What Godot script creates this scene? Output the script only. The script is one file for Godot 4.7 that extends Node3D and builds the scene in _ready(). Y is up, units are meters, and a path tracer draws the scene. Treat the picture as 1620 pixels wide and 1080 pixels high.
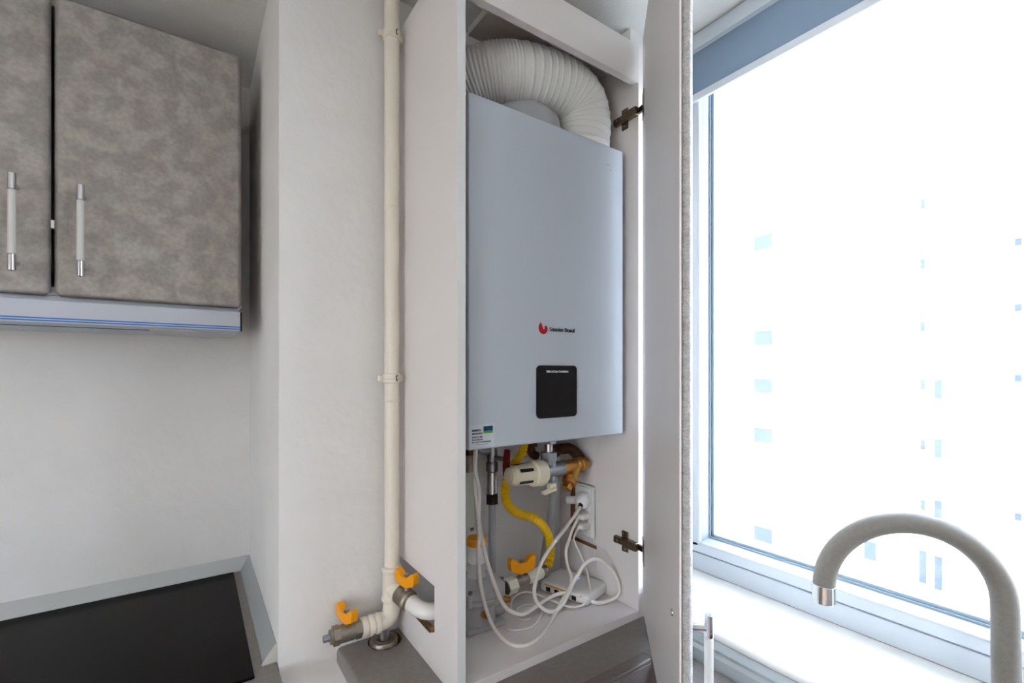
extends Node3D
# A corner of a fitted kitchen: boiler cupboard standing open beside a bright window.
# Units are metres, y up. x runs along the kitchen wall towards the window, -z runs into the kitchen wall.

class MB:
	var v := PackedVector3Array()
	var n := PackedVector3Array()
	func tri(a: Vector3, b: Vector3, c: Vector3, na: Vector3, nb: Vector3, nc: Vector3) -> void:
		var g := (b - a).cross(c - a)
		if g.length_squared() < 1e-18:
			return
		if g.dot(na + nb + nc) > 0.0:
			v.append_array(PackedVector3Array([a, c, b])); n.append_array(PackedVector3Array([na, nc, nb]))
		else:
			v.append_array(PackedVector3Array([a, b, c])); n.append_array(PackedVector3Array([na, nb, nc]))
	func quad(a: Vector3, b: Vector3, c: Vector3, d: Vector3, na: Vector3, nb: Vector3, nc: Vector3, nd: Vector3) -> void:
		tri(a, b, c, na, nb, nc); tri(a, c, d, na, nc, nd)
	# a box with its edges rounded off by b
	func box(c: Vector3, s: Vector3, b := 0.0015, bas := Basis()) -> MB:
		var h := s * 0.5
		b = minf(b, minf(h.x, minf(h.y, h.z)) * 0.9)
		var P := {}
		for sx in [-1, 1]:
			for sy in [-1, 1]:
				for sz in [-1, 1]:
					P[[sx, sy, sz, 0]] = c + bas * Vector3(sx * h.x, sy * (h.y - b), sz * (h.z - b))
					P[[sx, sy, sz, 1]] = c + bas * Vector3(sx * (h.x - b), sy * h.y, sz * (h.z - b))
					P[[sx, sy, sz, 2]] = c + bas * Vector3(sx * (h.x - b), sy * (h.y - b), sz * h.z)
		var ax := [bas * Vector3.RIGHT, bas * Vector3.UP, bas * Vector3.BACK]
		for s1 in [-1, 1]:
			var nx: Vector3 = ax[0] * s1
			var ny: Vector3 = ax[1] * s1
			var nz: Vector3 = ax[2] * s1
			quad(P[[s1, -1, -1, 0]], P[[s1, 1, -1, 0]], P[[s1, 1, 1, 0]], P[[s1, -1, 1, 0]], nx, nx, nx, nx)
			quad(P[[-1, s1, -1, 1]], P[[1, s1, -1, 1]], P[[1, s1, 1, 1]], P[[-1, s1, 1, 1]], ny, ny, ny, ny)
			quad(P[[-1, -1, s1, 2]], P[[1, -1, s1, 2]], P[[1, 1, s1, 2]], P[[-1, 1, s1, 2]], nz, nz, nz, nz)
			for s2 in [-1, 1]:
				var my: Vector3 = ax[1] * s2
				var mz: Vector3 = ax[2] * s2
				quad(P[[s1, s2, -1, 0]], P[[s1, s2, 1, 0]], P[[s1, s2, 1, 1]], P[[s1, s2, -1, 1]], nx, nx, my, my)
				quad(P[[s1, -1, s2, 0]], P[[s1, 1, s2, 0]], P[[s1, 1, s2, 2]], P[[s1, -1, s2, 2]], nx, nx, mz, mz)
				quad(P[[-1, s1, s2, 1]], P[[1, s1, s2, 1]], P[[1, s1, s2, 2]], P[[-1, s1, s2, 2]], ny, ny, mz, mz)
				for s3 in [-1, 1]:
					tri(P[[s1, s2, s3, 0]], P[[s1, s2, s3, 1]], P[[s1, s2, s3, 2]], nx, my, ax[2] * s3)
		return self
	# box from two corners
	func bb(a: Vector3, c: Vector3, b := 0.0015) -> MB:
		return box((a + c) * 0.5, (c - a).abs(), b)
	# profile of (radius, height) turned round the local y axis
	func lathe(prof: Array, xf := Transform3D(), segs := 28) -> MB:
		var k := prof.size() - 1
		var nor := []
		for i in k:
			var e: Vector2 = prof[i + 1] - prof[i]
			nor.append(Vector2(e.y, -e.x).normalized())
		for i in k:
			var n0: Vector2 = nor[i]
			var n1: Vector2 = nor[i]
			if i > 0 and nor[i].dot(nor[i - 1]) > 0.8:
				n0 = (nor[i] + nor[i - 1]).normalized()
			if i < k - 1 and nor[i].dot(nor[i + 1]) > 0.8:
				n1 = (nor[i] + nor[i + 1]).normalized()
			for j in segs:
				var a0 := TAU * j / segs
				var a1 := TAU * (j + 1) / segs
				var d0 := Vector3(cos(a0), 0, sin(a0))
				var d1 := Vector3(cos(a1), 0, sin(a1))
				var p: Vector2 = prof[i]
				var q: Vector2 = prof[i + 1]
				var U := Vector3.UP
				quad(xf * (d0 * p.x + U * p.y), xf * (d1 * p.x + U * p.y), xf * (d1 * q.x + U * q.y), xf * (d0 * q.x + U * q.y),
					xf.basis * (d0 * n0.x + U * n0.y), xf.basis * (d1 * n0.x + U * n0.y), xf.basis * (d1 * n1.x + U * n1.y), xf.basis * (d0 * n1.x + U * n1.y))
		return self
	# profile turned round the line from a to b; heights are measured from a
	func spin(a: Vector3, b: Vector3, prof: Array, segs := 24) -> MB:
		return lathe(prof, MB.along(a, b - a), segs)
	func cyl(a: Vector3, b: Vector3, r: float, r2 := -1.0, segs := 24) -> MB:
		var h := (b - a).length()
		var q := r if r2 < 0.0 else r2
		var e := minf(0.0012, minf(minf(r, q) * 0.3, h * 0.3))
		return spin(a, b, [Vector2(0, 0), Vector2(r - e, 0), Vector2(r, e), Vector2(q, h - e), Vector2(q - e, h), Vector2(0, h)], segs)
	func hexnut(a: Vector3, b: Vector3, r: float) -> MB:
		var xf := MB.along(a, b - a)
		var h := (b - a).length()
		var poly := PackedVector2Array()
		for k in 6:
			poly.append(Vector2(cos(TAU * k / 6), sin(TAU * k / 6)) * r)
		return prism(poly, 0, h, xf * Transform3D(Basis(Vector3.RIGHT, Vector3.FORWARD, Vector3.UP), Vector3.ZERO))
	static func along(o: Vector3, dir: Vector3) -> Transform3D:
		var y := dir.normalized()
		var t := Vector3.RIGHT if absf(y.x) < 0.8 else Vector3.BACK
		var z := t.cross(y).normalized()
		return Transform3D(Basis(y.cross(z), y, z), o)
	# outline in the local xy plane, from z = t0 to t1
	func prism(poly: PackedVector2Array, t0: float, t1: float, xf := Transform3D(), smooth := 0.9) -> MB:
		var idx := Geometry2D.triangulate_polygon(poly)
		var nz := xf.basis * Vector3.BACK
		for i in range(0, idx.size(), 3):
			var a := poly[idx[i]]
			var b := poly[idx[i + 1]]
			var c := poly[idx[i + 2]]
			tri(xf * Vector3(a.x, a.y, t1), xf * Vector3(b.x, b.y, t1), xf * Vector3(c.x, c.y, t1), nz, nz, nz)
			tri(xf * Vector3(a.x, a.y, t0), xf * Vector3(b.x, b.y, t0), xf * Vector3(c.x, c.y, t0), -nz, -nz, -nz)
		var m := poly.size()
		var sg := -1.0 if Geometry2D.is_polygon_clockwise(poly) else 1.0
		var en := []
		for i in m:
			var e := poly[(i + 1) % m] - poly[i]
			en.append(Vector2(e.y, -e.x).normalized() * sg)
		for i in m:
			var a := poly[i]
			var b := poly[(i + 1) % m]
			var na: Vector2 = en[i]
			var nb: Vector2 = en[i]
			if en[i].dot(en[(i + m - 1) % m]) > smooth:
				na = (en[i] + en[(i + m - 1) % m]).normalized()
			if en[i].dot(en[(i + 1) % m]) > smooth:
				nb = (en[i] + en[(i + 1) % m]).normalized()
			var Na := xf.basis * Vector3(na.x, na.y, 0)
			var Nb := xf.basis * Vector3(nb.x, nb.y, 0)
			quad(xf * Vector3(a.x, a.y, t0), xf * Vector3(b.x, b.y, t0), xf * Vector3(b.x, b.y, t1), xf * Vector3(a.x, a.y, t1), Na, Nb, Nb, Na)
		return self
	static func smooth_path(pts: Array, step: float) -> PackedVector3Array:
		var c := Curve3D.new()
		c.bake_interval = step
		var m := pts.size()
		for i in m:
			var p: Vector3 = pts[i]
			var a: Vector3 = pts[maxi(i - 1, 0)]
			var b: Vector3 = pts[mini(i + 1, m - 1)]
			var t := (b - a).normalized()
			var li := p.distance_to(a) / 3.0
			var lo := p.distance_to(b) / 3.0
			c.add_point(p, -t * li, t * lo)
		var out := PackedVector3Array()
		var L := c.get_baked_length()
		var k := maxi(2, int(ceil(L / step)))
		for i in k + 1:
			out.append(c.sample_baked(L * i / k, true))
		return out
	static func ridged(kind: int, s: float) -> float:
		if kind == 1:
			return 0.0103 + 0.0013 * cos(TAU * s / 0.0056)
		if s < 0.23:
			return 0.0678 + 0.0022 * pow(absf(cos(PI * s / 0.0066)), 2.0)
		return 0.0682 + 0.0018 * pow(absf(cos(PI * (s - 0.23) / 0.0172)), 10.0)
	# a tube along a smooth path; ridges 1 is the gas hose, 2 the air duct
	func tube(pts: Array, r: float, step := 0.004, segs := 12, ridges := 0) -> MB:
		var p := MB.smooth_path(pts, step)
		var k := p.size()
		var up := Vector3.UP if absf((p[1] - p[0]).normalized().y) < 0.8 else Vector3.RIGHT
		var dist := 0.0
		var rings := []
		var norms := []
		for i in k:
			var t := (p[mini(i + 1, k - 1)] - p[maxi(i - 1, 0)]).normalized()
			if i > 0:
				dist += p[i].distance_to(p[i - 1])
			var x := up.cross(t).normalized()
			up = t.cross(x).normalized()
			var rr := r
			var slope := 0.0
			if ridges > 0:
				rr = MB.ridged(ridges, dist)
				slope = (MB.ridged(ridges, dist + 0.0004) - MB.ridged(ridges, dist - 0.0004)) / 0.0008
			var ring := PackedVector3Array()
			var nn := PackedVector3Array()
			for j in segs + 1:
				var a := TAU * j / segs
				var d := x * cos(a) + up * sin(a)
				ring.append(p[i] + d * rr)
				nn.append((d - t * slope).normalized())
			rings.append(ring); norms.append(nn)
		for i in k - 1:
			for j in segs:
				quad(rings[i][j], rings[i][j + 1], rings[i + 1][j + 1], rings[i + 1][j], norms[i][j], norms[i][j + 1], norms[i + 1][j + 1], norms[i + 1][j])
		var ta := (p[0] - p[1]).normalized()
		var tb := (p[k - 1] - p[k - 2]).normalized()
		for j in segs:
			tri(p[0], rings[0][j], rings[0][j + 1], ta, ta, ta)
			tri(p[k - 1], rings[k - 1][j], rings[k - 1][j + 1], tb, tb, tb)
		return self
	# rectangular ring across x: outer edge oy0..oy1, oz0..oz1, bar width w
	func ring(x0: float, x1: float, oy0: float, oy1: float, oz0: float, oz1: float, w: float, b := 0.003) -> MB:
		bb(Vector3(x0, oy0, oz0), Vector3(x1, oy0 + w, oz1), b)
		bb(Vector3(x0, oy1 - w, oz0), Vector3(x1, oy1, oz1), b)
		bb(Vector3(x0, oy0 + w * 0.5, oz0), Vector3(x1, oy1 - w * 0.5, oz0 + w), b)
		bb(Vector3(x0, oy0 + w * 0.5, oz1 - w), Vector3(x1, oy1 - w * 0.5, oz1), b)
		return self

var base_of := {}
var used := {}
var M := {}

func numbered(called: String) -> String:
	var k: int = used.get(called, 0)
	used[called] = k + 1
	return called if k == 0 else "%s_%03d" % [called, k]

func tag(o: Node, label: String, category: String, group := "") -> void:
	o.set_meta("label", label)
	o.set_meta("category", category)
	if group != "":
		o.set_meta("group", group)

func thing(called: String, at: Vector3, label: String, category: String, group := "") -> Node3D:
	var o := Node3D.new()
	o.name = numbered(called)
	add_child(o)
	o.position = at
	base_of[o] = at
	tag(o, label, category, group)
	return o

func part(called: String, mb: MB, m: Material, parent: Node = self, label := "") -> MeshInstance3D:
	var off := Vector3.ZERO
	if parent != self:
		off = base_of[parent]
	var o := MeshInstance3D.new()
	o.name = numbered(called) if parent == self else called
	var vv := mb.v
	if parent == self:
		var bx := AABB(vv[0], Vector3.ZERO)
		for q in vv:
			bx = bx.expand(q)
		off = Vector3(bx.get_center().x, bx.position.y, bx.get_center().z)
		o.position = off
	for i in vv.size():
		vv[i] = vv[i] - off
	var arr := []
	arr.resize(Mesh.ARRAY_MAX)
	arr[Mesh.ARRAY_VERTEX] = vv
	arr[Mesh.ARRAY_NORMAL] = mb.n
	var me := ArrayMesh.new()
	me.add_surface_from_arrays(Mesh.PRIMITIVE_TRIANGLES, arr)
	me.surface_set_material(0, m)
	o.mesh = me
	parent.add_child(o, true)
	base_of[o] = off
	if label != "":
		o.set_meta("label", label)
	return o

func struct(called: String, mb: MB, m: Material) -> MeshInstance3D:
	var o := part(called, mb, m)
	o.set_meta("kind", "structure")
	return o

func print_text(words: String, width: float, at: Vector3, m: Material, parent: Node, called := "lettering", bold := false) -> void:
	var t := TextMesh.new()
	var fnt := SystemFont.new()
	fnt.font_names = PackedStringArray(["Droid Sans"])
	if bold:
		fnt.font_weight = 700
	t.font = fnt
	t.text = words
	t.font_size = 64
	t.pixel_size = 0.001
	t.depth = 0.02
	t.curve_step = 2.0
	t.horizontal_alignment = HORIZONTAL_ALIGNMENT_LEFT
	t.material = m
	var k := width / t.get_aabb().size.x
	var o := MeshInstance3D.new()
	o.name = called
	o.mesh = t
	parent.add_child(o, true)
	o.scale = Vector3(k, k, k)
	var bx := t.get_aabb()
	o.position = at - base_of[parent] - Vector3(bx.position.x * k, bx.get_center().y * k, 0)
	base_of[o] = base_of[parent]

func sm(color: Color, rough := 0.5, metal := 0.0, spec := 0.5) -> StandardMaterial3D:
	var m := StandardMaterial3D.new()
	m.albedo_color = color
	m.roughness = rough
	m.metallic = metal
	m.metallic_specular = spec
	return m

func noise_img(size: int, seed_: int, freq: float, oct := 4, kind := FastNoiseLite.TYPE_SIMPLEX_SMOOTH) -> Image:
	var f := FastNoiseLite.new()
	f.seed = seed_
	f.noise_type = kind
	f.frequency = freq
	f.fractal_octaves = oct
	return f.get_seamless_image(size, size)

# colour texture mixed from noises: dark..light by coarse blotches, fine mottling on top
func mottled(size: int, seed_: int, lo: Color, hi: Color, coarse: float, fine: float, w_fine: float, tint := Color(1, 1, 1), speck := 0.0) -> ImageTexture:
	var a := noise_img(size, seed_, coarse, 5)
	var b := noise_img(size, seed_ + 7, fine, 3)
	var c := noise_img(size, seed_ + 19, coarse * 0.6, 3)
	var d := noise_img(size, seed_ + 31, 0.35, 2)
	var im := Image.create(size, size, false, Image.FORMAT_RGB8)
	for y in size:
		for x in size:
			var t := (a.get_pixel(x, y).r - 0.5) * 1.5 + 0.5
			t = smoothstep(0.1, 0.9, t) * (1.0 - w_fine) + b.get_pixel(x, y).r * w_fine
			t += (d.get_pixel(x, y).r - 0.5) * speck
			var col := lo.lerp(hi, clampf(t, 0, 1))
			im.set_pixel(x, y, col.lerp(col * tint, c.get_pixel(x, y).r))
	im.generate_mipmaps()
	return ImageTexture.create_from_image(im)

func tri_tex(m: StandardMaterial3D, tex: Texture2D, scale: float) -> StandardMaterial3D:
	m.albedo_texture = tex
	m.albedo_color = Color.WHITE
	m.uv1_triplanar = true
	m.uv1_scale = Vector3.ONE * scale
	return m

func relief(m: StandardMaterial3D, seed_: int, freq: float, strength: float, scale: float) -> StandardMaterial3D:
	var im := noise_img(512, seed_, freq, 3)
	im.bump_map_to_normal_map(strength)
	m.normal_enabled = true
	m.normal_texture = ImageTexture.create_from_image(im)
	m.normal_scale = 1.0
	m.uv1_triplanar = true
	m.uv1_scale = Vector3.ONE * scale
	return m

func make_materials() -> void:
	M.wall = relief(tri_tex(sm(Color.WHITE, 0.85), mottled(512, 61, Color(0.892, 0.887, 0.882), Color(0.906, 0.901, 0.896), 0.008, 0.05, 0.3), 1.0), 3, 0.05, 0.5, 1.2)
	M.ceiling = relief(sm(Color(0.91, 0.905, 0.895), 0.9), 4, 0.05, 1.0, 3.0)
	M.floor = tri_tex(sm(Color.WHITE, 0.45), mottled(512, 51, Color(0.64, 0.56, 0.47), Color(0.76, 0.68, 0.58), 0.01, 0.08, 0.4), 0.8)
	M.concrete = tri_tex(sm(Color.WHITE, 0.6), mottled(1024, 11, Color(0.53, 0.52, 0.51), Color(0.69, 0.675, 0.655), 0.008, 0.04, 0.5, Color(1.0, 0.965, 0.955), 0.22), 1.9)
	M.concrete_pale = tri_tex(sm(Color.WHITE, 0.6), mottled(512, 12, Color(0.50, 0.495, 0.49), Color(0.86, 0.855, 0.85), 0.03, 0.12, 0.75, Color(1, 1, 1), 0.9), 4.0)
	M.melamine = relief(sm(Color(0.91, 0.89, 0.885), 0.38), 8, 0.12, 0.5, 5.0)
	M.edge_white = sm(Color(0.90, 0.905, 0.91), 0.35)
	M.chipboard = tri_tex(sm(Color.WHITE, 0.9), mottled(256, 21, Color(0.42, 0.30, 0.19), Color(0.68, 0.54, 0.38), 0.06, 0.2, 0.5), 8.0)
	M.boiler = sm(Color(0.76, 0.795, 0.84), 0.45)
	M.black_gloss = sm(Color(0.015, 0.015, 0.017), 0.08)
	M.hob = sm(Color(0.03, 0.03, 0.03), 0.2, 0.0, 0.2)
	M.worktop = tri_tex(sm(Color.WHITE, 0.42), mottled(256, 23, Color(0.50, 0.48, 0.465), Color(0.54, 0.52, 0.505), 0.05, 0.2, 0.5), 4.0)
	M.alu = sm(Color(0.74, 0.76, 0.765), 0.4, 0.6)
	M.alu_cap = sm(Color(0.80, 0.79, 0.76), 0.5)
	M.chrome = sm(Color(0.80, 0.80, 0.82), 0.12, 1.0)
	M.handle_grey = sm(Color(0.80, 0.80, 0.79), 0.45)
	M.hood = sm(Color(0.72, 0.74, 0.785), 0.4, 0.1)
	M.blue_film = sm(Color(0.16, 0.43, 0.74), 0.35)
	M.teal_film = sm(Color(0.10, 0.42, 0.50), 0.35)
	M.dark = sm(Color(0.06, 0.06, 0.065), 0.6)
	M.cream_paint = relief(sm(Color(0.905, 0.875, 0.82), 0.3), 31, 0.03, 2.0, 6.0)
	M.white_enamel = sm(Color(0.92, 0.915, 0.90), 0.18)
	M.nickel = relief(sm(Color(0.60, 0.575, 0.53), 0.38, 0.9), 33, 0.06, 4.0, 12.0)
	M.steel = sm(Color(0.62, 0.62, 0.63), 0.3, 1.0)
	M.zinc = sm(Color(0.58, 0.60, 0.62), 0.42, 0.85)
	M.dark_metal = sm(Color(0.30, 0.285, 0.27), 0.32, 0.9)
	M.bronze = sm(Color(0.50, 0.45, 0.38), 0.3, 0.9)
	M.brass = relief(sm(Color(0.72, 0.52, 0.26), 0.35, 0.9), 35, 0.08, 3.0, 12.0)
	M.old_brass = sm(Color(0.36, 0.27, 0.18), 0.5, 0.8)
	M.cast_alu = relief(sm(Color(0.74, 0.74, 0.745), 0.55, 0.25), 37, 0.2, 4.0, 8.0)
	M.yellow_handle = sm(Color(0.97, 0.64, 0.03), 0.42)
	M.yellow_hose = sm(Color(0.93, 0.76, 0.04), 0.4)
	M.red_handle = sm(Color(0.45, 0.04, 0.05), 0.4)
	M.cream_plastic = sm(Color(0.92, 0.89, 0.79), 0.4)
	M.white_plastic = sm(Color(0.93, 0.93, 0.925), 0.35)
	M.grey_pvc = sm(Color(0.66, 0.67, 0.69), 0.45)
	M.duct = sm(Color(0.86, 0.86, 0.85), 0.5)
	M.cable = sm(Color(0.93, 0.91, 0.885), 0.45)
	M.tape = relief(sm(Color(0.92, 0.91, 0.86), 0.7), 39, 0.1, 6.0, 14.0)
	M.orange_cap = sm(Color(0.95, 0.62, 0.06), 0.45)
	M.pale_green = sm(Color(0.78, 0.81, 0.755), 0.5)
	M.pvc = sm(Color(0.76, 0.785, 0.81), 0.28)
	M.sill = sm(Color(0.93, 0.925, 0.91), 0.32)
	M.gasket = sm(Color(0.56, 0.63, 0.67), 0.5)
	M.spacer = sm(Color(0.62, 0.70, 0.75), 0.35, 0.5)
	M.blind = sm(Color(0.50, 0.57, 0.65), 0.8)
	M.blind_bar = sm(Color(0.83, 0.84, 0.86), 0.4, 0.2)
	M.stone = tri_tex(sm(Color.WHITE, 0.28), mottled(256, 41, Color(0.40, 0.37, 0.36), Color(0.47, 0.44, 0.43), 0.08, 0.25, 0.6, Color(1, 1, 1), 0.5), 6.0)
	M.tap_stone = tri_tex(sm(Color.WHITE, 0.5), mottled(256, 43, Color(0.46, 0.445, 0.42), Color(0.52, 0.50, 0.475), 0.08, 0.25, 0.6, Color(1, 1, 1), 0.3), 6.0)
	M.red = sm(Color(0.72, 0.03, 0.10), 0.4)
	M.ink = sm(Color(0.16, 0.18, 0.22), 0.5)
	M.ink_blue = sm(Color(0.07, 0.24, 0.34), 0.5)
	M.ink_white = sm(Color(0.80, 0.84, 0.88), 0.5)
	M.sticker = sm(Color(0.80, 0.835, 0.87), 0.3)
	M.sticker_blue = sm(Color(0.05, 0.22, 0.45), 0.4)
	M.sticker_green = sm(Color(0.28, 0.62, 0.14), 0.4)
	M.facade = sm(Color(0.93, 0.925, 0.91), 0.9)
	M.facade_trim = sm(Color(0.80, 0.79, 0.78), 0.9)
	M.facade_glass = sm(Color(0.17, 0.21, 0.26), 0.5, 0.0, 0.2)
	M.ground = sm(Color(0.62, 0.62, 0.60), 0.9)
	var g := sm(Color(0.93, 0.97, 0.97, 0.05), 0.02)
	g.transparency = BaseMaterial3D.TRANSPARENCY_ALPHA
	M.glass = g
	var led := sm(Color(0.2, 0.2, 0.8), 0.4)
	led.emission_enabled = true
	led.emission = Color(0.35, 0.3, 1.0)
	led.emission_energy_multiplier = 1.6
	M.led = led
	var lg := sm(Color(0.95, 0.94, 0.92), 0.4)
	lg.emission_enabled = true
	lg.emission = Color(1.0, 0.86, 0.72)
	lg.emission_energy_multiplier = 1.0
	M.lamp = lg

const CEIL := 2.394
const FRONT := -0.762      # front of the boiler cupboard
const CHASE := -1.058      # face of the boxed-in column
const KITCHEN := -1.656    # wall behind the hob
const TOP := 0.902         # worktop height

func _ready() -> void:
	setup_light()
	make_materials()
	room()
	ceiling_lamp()
	window_side()
	street()
	worktops()
	wall_cabinet()
	hood()
	hob_and_trims()
	boiler_cupboard()
	boiler()
	duct()
	gas_pipe()
	under_boiler()
	cables()
	sink_and_tap()

func setup_light() -> void:
	var cam := Camera3D.new()
	cam.name = "camera"
	cam.position = Vector3(0, 1.51, 0)
	cam.rotation_degrees.y = -34.566
	cam.set_frustum(0.05 * 1080.0 / 731.5, Vector2(0, 0.05 * 48.0 / 731.5), 0.05, 200.0)
	add_child(cam)
	cam.current = true
	var we := WorldEnvironment.new()
	we.name = "environment"
	var env := Environment.new()
	env.background_mode = Environment.BG_SKY
	var sky := Sky.new()
	var ps := ProceduralSkyMaterial.new()
	ps.sky_top_color = Color(0.78, 0.86, 0.96)
	ps.sky_horizon_color = Color(0.95, 0.965, 0.985)
	ps.ground_bottom_color = Color(0.62, 0.63, 0.63)
	ps.ground_horizon_color = Color(0.82, 0.84, 0.85)
	ps.sky_curve = 0.2
	sky.sky_material = ps
	env.sky = sky
	env.background_energy_multiplier = 5.0
	env.tonemap_mode = Environment.TONE_MAPPER_LINEAR
	env.tonemap_exposure = 3.7
	env.sdfgi_enabled = true
	env.ssao_enabled = true
	env.ssil_enabled = true
	we.environment = env
	add_child(we)
	var sun := DirectionalLight3D.new()
	sun.name = "sun"
	sun.look_at_from_position(Vector3.ZERO, Vector3(0.55, -0.75, 0.45))
	sun.light_color = Color(1.0, 0.96, 0.9)
	sun.light_energy = 1.0
	sun.light_angular_distance = 0.5
	sun.shadow_enabled = true
	add_child(sun)

func room() -> void:
	struct("floor", MB.new().bb(Vector3(-2.85, -0.15, -1.8), Vector3(1.3, 0, 2.55), 0.0), M.floor)
	struct("ceiling", MB.new().bb(Vector3(-2.85, CEIL, -1.8), Vector3(1.3, CEIL + 0.2, 2.55), 0.0), M.ceiling)
	struct("wall_back", MB.new().bb(Vector3(-2.7, 0, -1.8), Vector3(0.1447, CEIL, KITCHEN), 0.0), M.wall)
	struct("wall_column", MB.new().bb(Vector3(0.1447, 0, -1.8), Vector3(0.922, CEIL, CHASE), 0.002), M.wall)
	var lw := MB.new()
	lw.bb(Vector3(-2.85, 0, -1.8), Vector3(-2.7, CEIL, 0.3), 0.0)
	lw.bb(Vector3(-2.85, 0, 1.4), Vector3(-2.7, CEIL, 2.55), 0.0)
	lw.bb(Vector3(-2.85, 2.25, 0.3), Vector3(-2.7, CEIL, 1.4), 0.0)
	lw.bb(Vector3(-2.85, 0, 0.3), Vector3(-2.7, 0.12, 1.4), 0.0)
	struct("wall_left", lw, M.wall)
	var r := MB.new()
	r.bb(Vector3(0.922, 0, -1.8), Vector3(1.3, CEIL, -0.804), 0.002)
	r.bb(Vector3(0.922, 0, -0.804), Vector3(1.3, 0.95, 1.2), 0.0)
	r.bb(Vector3(0.922, 0, 1.2), Vector3(1.3, CEIL, 2.55), 0.002)
	struct("wall_right", r, M.wall)
	struct("wall_front", MB.new().bb(Vector3(-2.7, 0, 2.4), Vector3(0.922, CEIL, 2.55), 0.0), M.wall)
	# glazed balcony doors in the wall across the room from the window
	var w := thing("window_2", Vector3(-2.78, 0.12, 0.85), "white glazed balcony doors across the room from the sink", "window")
	w.set_meta("kind", "structure")
	for k in 2:
		var z0 := 0.3 + 0.55 * k
		var q := MB.new()
		q.bb(Vector3(-2.81, 0.12, z0), Vector3(-2.75, 2.25, z0 + 0.07)); q.bb(Vector3(-2.81, 0.12, z0 + 0.48), Vector3(-2.75, 2.25, z0 + 0.55))
		q.bb(Vector3(-2.81, 0.12, z0), Vector3(-2.75, 0.2, z0 + 0.55)); q.bb(Vector3(-2.81, 2.17, z0), Vector3(-2.75, 2.25, z0 + 0.55))
		var fr := part("frame", q, M.pvc, w)
		part("pane", MB.new().bb(Vector3(-2.782, 0.2, z0 + 0.07), Vector3(-2.778, 2.17, z0 + 0.48), 0.0), M.glass, fr)

func ceiling_lamp() -> void:
	var p := Vector3(-1.35, CEIL, 0.75)
	var l := thing("ceiling_lamp", p - Vector3(0, 0.075, 0), "round white glass lamp fixed to the ceiling", "lamp")
	part("base", MB.new().lathe([Vector2(0.0, 0.0), Vector2(0.20, 0.0), Vector2(0.20, -0.022), Vector2(0.0, -0.022)], Transform3D(Basis(), p), 40), M.white_plastic, l)
	part("lamp_glass", MB.new().lathe([Vector2(0.19, -0.022), Vector2(0.185, -0.045), Vector2(0.15, -0.062), Vector2(0.08, -0.072), Vector2(0.0, -0.075)], Transform3D(Basis(), p), 40), M.lamp, l)
	var a := AreaLight3D.new()
	a.name = "lamp_light"
	add_child(a)
	a.position = p - Vector3(0, 0.085, 0)
	a.rotation_degrees.x = -90
	a.area_size = Vector2(0.34, 0.34)
	a.light_color = Color(1.0, 0.84, 0.70)
	a.light_energy = 0.15
	a.area_range = 8.0
	a.area_attenuation = 2.0
	a.shadow_enabled = true

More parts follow.
